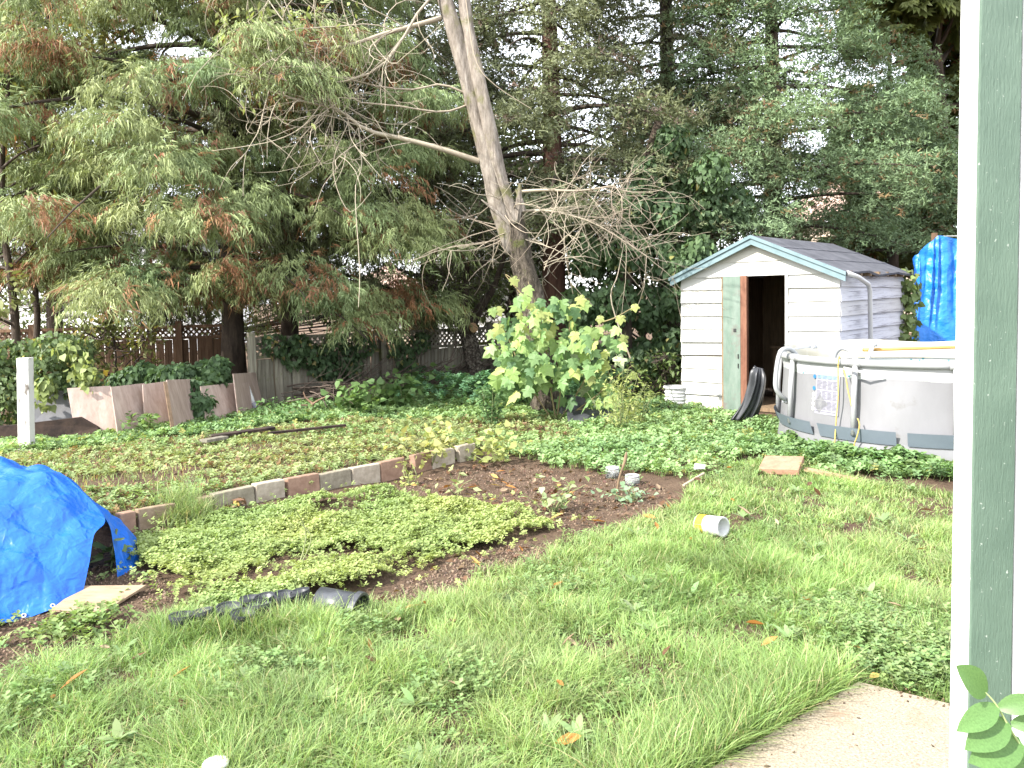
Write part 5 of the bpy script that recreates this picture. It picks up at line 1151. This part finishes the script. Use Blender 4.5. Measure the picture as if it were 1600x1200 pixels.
# preserving jars and a stake
m, t, b = newmat('jar_glass'); b.inputs['Base Color'].default_value = (.85, .9, .88, 1); b.inputs['Roughness'].default_value = .05; b.inputs['Transmission Weight'].default_value = .85; b.inputs['IOR'].default_value = 1.3; M['jar_glass'] = m
for u, v, r_, h, lab in ((988, 758, .062, .085, 'glass jar with silver ring half full of soil beside the stake'), (957, 746, .062, .09, 'glass jar with dull lid standing behind the leaning stake')):
    c = G(u, v); root = thing('glass_jar', lab, 'jar', tuple(c)); o = MB(); o.lathe([(0, 0), (r_, 0), (r_*1.02, h*.8), (r_*.9, h*.9), (r_*.86, h*.9), (r_*.95, h*.78), (r_*.94, .01), (0, .01)], 24, c); o.build('body', M['jar_glass'], root, smooth=True)
    o = MB(); o.lathe([(r_*.93, h*.84), (r_*.98, h*.85), (r_*.98, h*1.05), (r_*.85, h*1.06), (r_*.85, h*.86)], 24, c); o.build('ring', M['galv'], root, smooth=True)
    o = MB(); o.lathe([(0, h*.5), (r_*.93, h*.5), (r_*.93, .012), (0, .012)], 20, c); o.build('contents', M['pot_soil'], root)
c = G(963, 770); o = MB(); o.tube(catmull([c-Vector((0, 0, .02)), P(968, 745, c.y), P(976, 722, c.y+.02), P(979, 706, c.y+.03)], 10), [.011, .011, .011, .01, .01, .011, .013, .016, .012, .006], 7); tag(o.build('garden_stake', M['raw_wood'], origin=c, smooth=True), 'crooked old wooden stake standing by the glass jars', 'stake')
a = G(1068, 768); c = G(1100, 752); stick('wood_chip', 'pale split stick lying in the grass behind the tipped jar', 'stick', a+Vector((0, 0, .05)), c+Vector((0, 0, .07)), .02, .015, surf('pale_chip', (.28, .22, .15), (.36, .3, .21), 9, .8, .2))
a = G(1093, 745); c0 = a+Vector((0, 0, .07)); o = MB(); o.add([c0+Vector(p) for p in ((-.05, 0, 0), (.04, -.03, .01), (.06, .04, .03), (-.03, .05, .04))], [(0, 1, 2, 3)]); o = o.build('paper_scrap', M['white_plastic'], origin=c0); o.modifiers.new('solid', 'SOLIDIFY').thickness = .003; tag(o, 'white paper scrap caught in the grass past the soil bed', 'paper')
c = G(338, 1222); o = MB(); o.lathe([(0, .02), (.025, .024), (.04, .021), (.044, .014), (.04, .006), (0, .004)], 28, c+Vector((0, 0, .05))); o.v = [tuple(Vector(p)) for p in o.v]; tag(o.build('saucer', M['white_plastic'], origin=c, smooth=True), 'white plastic saucer lying in the grass at the bottom edge', 'saucer')
# black plastic tub at the foot of the leaning tree
root_c = P(905, 662, 10.4); root = thing('plastic_barrow', 'black plastic tub with a flat lip tipped at the foot of the leaning tree', 'tub', (root_c.x, root_c.y, 0))
rows = [[P(878, 665, 10.5), P(876, 640, 10.55), P(880, 618, 10.6)], [P(895, 668, 10.35), P(895, 640, 10.4), P(893, 618, 10.45)], [P(920, 668, 10.4), P(918, 640, 10.5), P(912, 622, 10.55)]]
g_ = patch(rows, 10, 12); o = MB(); o.add(g_.reshape(-1, 3), grid_faces(12, 10)); q = o.build('tub_wall', M['black_plastic'], root, smooth=True); q.modifiers.new('solid', 'SOLIDIFY').thickness = .02
rows = [[P(888, 647, 10.3), P(915, 645, 10.3), P(945, 646, 10.3), P(957, 650, 10.3)], [P(886, 653, 10.05), P(915, 652, 10.05), P(945, 652, 10.0), P(960, 655, 10.1)], [P(888, 664, 9.95), P(915, 662, 9.95), P(942, 663, 9.9), P(953, 664, 9.95)]]
g_ = patch(rows, 16, 8); o = MB(); o.add(g_.reshape(-1, 3), grid_faces(8, 16)); q = o.build('lip', M['black_plastic'], root, smooth=True); q.modifiers.new('solid', 'SOLIDIFY').thickness = .05

# ------------------------------------------------------------------ grapevine: every big leaf on its own
def grape_leaf(seed):
    r = random.Random(seed); half = [(.12, -.1), (.38, -.06), (.52, .14), (.34, .24), (.55, .46), (.5, .62), (.3, .56), (.2, .72), (0, 1.02)]
    half = [(x*(1+r.uniform(-.12, .12)), y+r.uniform(-.04, .04)) for x, y in half]; out = half+[(-x*(1+r.uniform(-.1, .1)), y) for x, y in half[-2::-1]]
    V = [(0, .3, 0)]+[(x, y, -.22*abs(x)*r.uniform(.6, 1.4)-.2*max(0, y-.4)**2+r.uniform(-.03, .03)) for x, y in out]+[(0, 0, 0)]; n = len(V)-1
    F = [(0, i, i+1) for i in range(1, n)]+[(0, n, 1)]
    V += [(.015, .0, -.01), (-.015, 0, -.01), (0, -.45, -.16)]; F.append((n+1, n+2, n+3)); return V, F
GM = [leafmat('grape_leaf_'+k, c, .42, .5, .22) for k, c in (('bright', (.27, .38, .14)), ('mid', (.18, .29, .12)), ('deep', (.1, .18, .085)), ('yellow', (.34, .38, .14)), ('pale', (.42, .48, .32)))]
GLM = []
for gi, gm in enumerate(GM):
    for s_ in range(3): V, F = grape_leaf(s_+gi*3); o = MB(); o.add(V, F); GLM.append(o.mesh('leaf', gm))
b = P(868, 655, 10.35); vine = thing('grapevine', 'bushy grapevine with big bright lobed leaves climbing the foot of the leaning tree', 'vine', (b.x, b.y, 0))
ST = []; VD = b.y
for path in ([(868, 655), (858, 590), (850, 520), (835, 470), (825, 440)], [(870, 655), (880, 580), (890, 510), (880, 470)], [(875, 655), (915, 590), (930, 530), (960, 520)], [(862, 655), (820, 590), (795, 530), (772, 490)], [(880, 655), (930, 620), (960, 590), (990, 570)], [(880, 650), (905, 640), (925, 640)], [(935, 505), (960, 497), (985, 483), (995, 482)], [(850, 500), (815, 460), (790, 430), (800, 435)]):
    ST.append((catmull([P(u, v, VD-.12*(i % 2)) for i, (u, v) in enumerate(path)], 16), np.linspace(.011, .004, 16)))
big('vine_stem', [tubes_np(ST, (.2, .16, .08), 5)], M['twig'], vine)
CL = [(850, 545, 60, 58, 100), (890, 565, 60, 62, 60), (793, 540, 30, 45, 34), (840, 482, 44, 26, 26), (945, 535, 34, 30, 24), (805, 595, 34, 22, 24), (925, 622, 22, 10, 8), (880, 480, 22, 16, 12), (960, 600, 22, 22, 16)]
nv = 0
for u0, v0, su, sv_, n in CL:
    for _ in range(n):
        if nv > 296: break
        r_ = math.sqrt(rng.uniform()); a = rng.uniform(0, 6.283); u = u0+su*r_*math.cos(a); v = v0+sv_*r_*math.sin(a); dp = rng.uniform(-.5, .3)
        p = P(u, min(v, 655), VD+dp-.05); f = (v-430)/230; k = rng.uniform()
        gi = 3 if k < .1+.12*(f < .4) else 0 if k < (.62 if f < .45 else .33) else 1 if k < .82 else 2
        if rng.uniform() < .06: gi = 4
        if dp > .05: gi = max(gi, 1) if gi != 3 else 1
        d = Vector((rng.normal()*.6, -.25+rng.normal()*.25, -.85+rng.normal()*.3)).normalized(); upv = Vector((-.25+rng.normal()*.45, -.75+rng.normal()*.4, .55+rng.normal()*.35))
        R_ = frames(np.array([list(d)]), np.array([list(upv)]))[0]
        link('leaf', GLM[gi*3+rng.integers(0, 3)], vine, p-Vector((b.x, b.y, 0)), Matrix(R_.tolist()), (rng.uniform(.1, .21),)*3); nv += 1
for u, v, gi in ((801, 440, 3), (822, 455, 0), (768, 488, 0), (776, 487, 3), (938, 500, 3), (969, 500, 3), (991, 482, 3), (965, 518, 0), (775, 525, 3), (985, 590, 3), (905, 470, 3), (912, 478, 0)):
    link('leaf', GLM[gi*3+rng.integers(0, 3)], vine, P(u, v-6, VD-.15)-Vector((b.x, b.y, 0)), Matrix(frames(np.array([[rng.normal()*.5, -.2, -.9]]), np.array([[-.3, -.8, .5]]))[0].tolist()), (rng.uniform(.1, .15),)*3)
# seedling and other single plants
def plant(name, label, cat, u, v, n, spread, h, size, temp, a, c_, upb=.6, stems=6, droop=0, extra=None):
    p = G(u, v); root = thing(name, label, cat, tuple(p)); S = []; L = []
    for i in range(stems):
        e = np.array(p)+np.array([rng.normal()*spread*.6, rng.normal()*spread*.6, h*rng.uniform(.55, 1)]); S.append((catmull([np.array(p)-[0, 0, .02], (np.array(p)+e)/2+rng.normal(size=3)*.03, e], 8), np.linspace(.006, .002, 8)))
    pos = np.array([S[i % stems][0][rng.integers(2, 8)] for i in range(n)])+rng.normal(size=(n, 3))*spread*.22
    d = rand_dirs(n)*np.array([1, 1, .5])+np.array([0, 0, -droop]); up = np.array([0, 0, 1.])*upb+rng.normal(size=(n, 3))*.35
    big('foliage', [scatter(*temp, pos, frames(d, up), rng.uniform(*size, n), two(a, c_, .2, 5, extra)(pos))], M['leaf'], root); big('stem', [tubes_np(S, (.18, .2, .09))], M['twig'], root); return root
plant('seedling', 'pale round-leaved seedling with scalloped leaves on the bare soil bed', 'plant', 862, 800, 70, .3, .22, (.035, .065), HEART, (.2, .28, .12), (.3, .36, .19), 1.2, 8)
plant('seedling', 'grey-green low plant in front of the glass jars', 'plant', 992, 785, 90, .2, .1, (.03, .055), HEART, (.16, .25, .14), (.22, .32, .2), 1.2, 8)
plant('bush_plant', 'dark leafy upright young bush in the ground cover before the forked tree', 'plant', 768, 668, 380, .2, .5, (.05, .1), LEAF, (.07, .14, .05), (.12, .2, .08), .5, 10)
plant('weed_plant', 'tall yellow-green weed beside the grapevine', 'plant', 970, 678, 520, .34, .8, (.04, .09), LONG, (.2, .25, .08), (.29, .31, .11), .3, 14)
plant('weed_plant', 'airy yellow-green weed between the tree tub and the white basket', 'plant', 1000, 668, 260, .3, .5, (.04, .09), LONG, (.17, .23, .08), (.27, .3, .1), .3, 10)
plant('weed_plant', 'pale yellow weed growing between the terracotta blocks', 'plant', 640, 735, 60, .13, .2, (.04, .07), LEAF, (.28, .32, .1), (.36, .36, .13), .5, 6)
plant('weed_plant', 'yellow-green broad-leaved plant at the far end of the edging blocks', 'plant', 768, 722, 170, .34, .32, (.05, .09), HEART, (.24, .3, .1), (.34, .36, .13), .6, 8)
plant('weed_plant', 'yellowing vine shoot rising behind the cream block', 'plant', 672, 712, 170, .4, .35, (.04, .08), HEART, (.26, .28, .1), (.36, .34, .13), .6, 9)
plant('weed_plant', 'wilted spindly seedling in the middle of the soil bed', 'plant', 715, 772, 14, .18, .2, (.06, .1), LEAF, (.24, .3, .12), (.32, .34, .16), .5, 4, .5)
plant('weed_plant', 'leafy weed growing in front of the pale plywood sheets', 'plant', 232, 680, 170, .22, .28, (.06, .12), LEAF, (.12, .2, .07), (.2, .27, .1), .6, 8)
plant('weed_plant', 'low bushy weed at the foot of the rough plywood sheet', 'plant', 440, 662, 260, .4, .2, (.06, .1), LEAF, (.09, .17, .06), (.13, .22, .08), .8, 12)
for i, (u, v, lab) in enumerate(((560, 655, 'bright sucker shoot at the near side of the brush pile'), (625, 640, 'leafy shrub shoot growing through the brush pile'), (660, 625, 'leafy shoot at the fence end of the brush pile'), (585, 640, 'low leafy shoot in the middle of the brush pile'))):
    plant('shoot', lab, 'plant', u, v, 150, .35, .45, (.07, .14), HEART, (.08, .15, .05), (.16, .24, .08), .5, 8)
plant('stubble_stalk', 'single dry stalk standing in the yellow-green carpet', 'plant', 465, 886, 5, .03, .4, (.03, .05), LONG, (.3, .28, .12), (.36, .33, .16), .5, 2)

# brush pile under the fence and a dead branch
TW = []
for _ in range(150):
    u = rng.uniform(440, 735); p = np.array(P(u, 640, 12.2+(u-440)*.0085+rng.normal()*.2)); p[2] = rng.uniform(.03, .32); a = rng.normal()*.5+.2
    twig(p, (math.cos(a), math.sin(a)*.6, rng.normal()*.12), rng.uniform(.5, 1.5), rng.uniform(.006, .02), 1, .1, .5, 2)
tag(big('brush_pile', [tubes_np(TW, (.1, .075, .06), 4)], M['twig']), kind='stuff')
b = G(486, 650); root = thing('dead_branch', 'upright forked dead branch stuck before the brush pile', 'branch', tuple(b)); TW = []
limb([(486, 654), (485, 640), (489, 630)], b.y, b.y, .035, .025, 6); limb([(489, 631), (478, 622), (474, 612)], b.y, b.y, .018, .006, 6); limb([(489, 631), (500, 624), (515, 618)], b.y, b.y, .016, .005, 6); limb([(488, 634), (470, 633), (466, 638)], b.y, b.y, .012, .005, 6)
big('branch', [tubes_np(TW, (.24, .15, .1), 7)], M['twig'], root, kind='stuff')
o = MB(); o.tube(catmull([P(488, 640, 12.5), P(505, 632, 12.5), P(525, 629, 12.5), P(540, 634, 12.5)], 14), .02, 7); tag(o.build('hose', surf('green_hose', (.02, .16, .1), (.03, .2, .13), 6, .4, .05), origin=P(488, 640, 12.5), smooth=True), 'piece of green garden hose in the brush pile', 'hose')

# ------------------------------------------------------------------ single fallen leaves
LFM = []
for i, c in enumerate(((.32, .14, .035), (.13, .065, .038), (.36, .25, .08), (.28, .2, .135))):
    o = MB(); o.add([(0, -.5, .02), (.16, -.2, .05), (.2, .1, .06), (.1, .38, .03), (0, .55, 0), (-.1, .38, .04), (-.2, .1, .08), (-.16, -.2, .06), (0, -.1, 0), (0, .2, -.01)],
        [(0, 1, 8), (1, 2, 9, 8), (2, 3, 9), (3, 4, 9), (4, 5, 9), (5, 6, 9), (6, 7, 8, 9), (7, 0, 8)]); LFM.append(o.mesh('leaf', leafmat('fallen_leaf_'+str(i), c, .2, .6, .25)))
def fleaf(u, v, s, k, label, group, lift=.05):
    p = G(u, v); o = link('fallen_leaf', LFM[k], None, (p.x, p.y, p.z+lift), (rng.normal()*.35, rng.normal()*.35, rng.uniform(0, 6.28)), (s,)*3); tag(o, label, 'leaf', group); return o
o = fleaf(116, 1092, .115, 0, 'big orange leaf standing in the grass below the bare soil', None, .08); o.rotation_euler = (.5, -.2, -1.0)
fleaf(887, 1182, .1, 0, 'curled orange-brown leaf near the bottom edge, left of the slab', None, .06); fleaf(889, 1022, .09, 3, 'pale beige crumpled leaf in the middle of the lawn', None, .07)
fleaf(1298, 1083, .11, 3, 'tan leaf lying on the edge of the concrete slab', None, .045); fleaf(1366, 1073, .07, 2, 'yellow leaf at the apex of the concrete slab', None, .045); fleaf(1162, 812, .12, 3, 'folded tan leaf beyond the tipped white jar', None, .07)
fleaf(870, 932, .13, 0, 'long orange leaf on the grass below the soil strip', None, .06); fleaf(708, 988, .09, 1, 'dark red-brown curled leaf on the lawn under the soil strip', None, .06); fleaf(742, 884, .09, 2, 'pale orange leaf at the edge of the bare soil strip', None, .03)
for k, (lab, poly, n, s0, s1, lift) in enumerate((('fallen brown leaf lying on the lawn', LAWN, 44, .05, .1, .055), ('dry curled leaf lying on the bare soil bed', SOIL[0], 46, .06, .12, .025), ('small dead leaf on the soil strip', SOIL[1], 6, .05, .08, .02))):
    q = in_view(n, 3, 7.6, LAWN, .6) if poly is LAWN else sample(poly, n)
    for x, y in q:
        o = link('fallen_leaf', LFM[rng.choice(4, p=[.25, .4, .12, .23])], None, (x, y, hz(x, y)+lift), (rng.normal()*.4, rng.normal()*.4, rng.uniform(0, 6.28)), (rng.uniform(s0, s1),)*3); tag(o, lab, 'leaf', lab.replace('leaf', 'leaves'))
for hp_u, hp_v in ((368, 795),):
    c0 = G(hp_u, hp_v)
    for i in range(16):
        o = link('fallen_leaf', LFM[rng.choice(4, p=[.1, .7, .1, .1])], None, (c0.x+rng.normal()*.06, c0.y+rng.normal()*.05, c0.z+.02+.004*i), (rng.normal()*.5, rng.normal()*.5, rng.uniform(0, 6.28)), (rng.uniform(.07, .12),)*3); tag(o, 'dead brown leaf in the heap before the stained grey block', 'leaf', 'heap of dead leaves at the edging')

# ------------------------------------------------------------------ the porch post and the twig before it
m, t, b = newmat('green_post_paint'); n = noise(t, 6, 5, .6); c = ramp(t, n, [(.35, (.062, .105, .075)), (.65, (.085, .135, .098))])
n2 = noise(t, 90, 3, .6); c = mixc(t, ramp(t, n2, [(.66, (0, 0, 0)), (.71, (1, 1, 1))]), c, (.3, .34, .3)); t.links.new(c, b.inputs['Base Color']); b.inputs['Roughness'].default_value = .6
n4 = noise(t, 7, 7, .75, (6, 6, .5)); c = mixc(t, ramp(t, n4, [(.6, (0, 0, 0)), (.72, (.55, .55, .55))]), c, (.05, .075, .055)); t.links.new(c, b.inputs['Base Color']); n3 = noise(t, 60, 6, .7, (4, 4, .5)); bump(t, b, n3, .7, .005); M['post_green'] = m
M['post_white'] = surf('porch_white_paint', (.6, .6, .59), (.7, .7, .69), 8, .5, .2, .004, (5, 5, .6), spots=(9, .68, (.36, .34, .3)))
PD = 1.62; root = thing('porch_post', 'green painted porch post with white corner boards', 'post', tuple(Vector((P(1550, 600, PD).x, PD, 0))))
def slab(u0t, u1t, u0b, u1b, d, th, m_, nm, parent=root, bev=.002):
    ps = [P(u0b, 1700, d), P(u1b, 1700, d), P(u1t, -260, d), P(u0t, -260, d)]; o = MB(); o.prism(ps, None, (0, th, 0)); return o.build(nm, m_, parent, bevel=bev)
slab(1537.5, 1603, 1505, 1570, PD, .03, M['post_green'], 'post_core')
slab(1527, 1536.5, 1494.5, 1504.5, PD+.006, .05, M['post_white'], 'corner_board')
slab(1603.5, 1640, 1570.8, 1607, PD+.004, .10, M['post_white'], 'corner_board')
lat = thing('porch_lattice', 'white lattice panel beside the green porch post', 'lattice', tuple(Vector((P(1640, 600, PD+.05).x, PD+.05, 0))))
x0 = P(1612, 600, PD+.12).x; o = MB(); z = .02
while z < 1.3:
    o.bar((x0-.03, PD+.125, z), (x0+.47, PD+.125, z+.5), .022, .008, (0, 1, 0)); o.bar((x0-.03, PD+.135, z), (x0+.47, PD+.135, z-.5), .022, .008, (0, 1, 0)); z += .045
o.build('lattice_slats', M['post_white'], lat, kind='stuff'); o = MB(); o.box((x0+.22, PD+.16, .65), (.5, .012, 1.7)); o.build('backing', M['post_white'], lat)
spr = thing('walnut_sprig', 'green leaf sprig with paired leaflets in front of the porch post', 'sprig', tuple(P(1640, 1260, 1.42)))
LD = 1.45; stm = catmull([P(1650, 1250, LD), P(1585, 1150, LD), P(1558, 1103, LD), P(1538, 1080, LD)], 14); big('stem', [tubes_np([(stm, np.linspace(.0026, .0012, 14))], (.3, .38, .16), 6)], M['twig'], spr)
def leaflet_mesh(m_):
    o = MB(); n = 9; V = []; 
    for i in range(n):
        t_ = i/(n-1); w = .27*math.sin(math.pi*min(1, t_*.95+.05))**.75*(1-.25*t_); z = -.12*t_*t_
        V += [(-w, t_, z+.05*w/.27), (-w*.5, t_, z+.035*w/.27), (0, t_, z), (w*.5, t_, z+.035*w/.27), (w, t_, z+.05*w/.27)]
    o.add(V, grid_faces(n, 5)); return o.mesh('leaflet', m_, True)
LLM = leaflet_mesh(leafmat('sprig_leaf', (.1, .19, .065), .35, .4, .15))
for (u0, v0), (u1, v1), s in (((1541, 1084), (1503, 1043), 1.0), ((1558, 1104), (1499, 1141), .85), ((1560, 1106), (1635, 1093), .95), ((1575, 1128), (1512, 1170), 1.0), ((1580, 1132), (1650, 1128), .9), ((1596, 1160), (1519, 1190), 1.0), ((1600, 1165), (1660, 1160), .8), ((1612, 1185), (1540, 1225), .9)):
    a = P(u0, v0, LD); c = P(u1, v1, LD-.03); d = (c-a); L = d.length; R_ = frames(np.array([list(d)]), np.array([[-.15, -.8, .55]]))[0]
    link('leaflet', LLM, spr, a-spr.location, Matrix(R_.tolist()), (L*(.95 if s < 1 else 1.15), L, L))
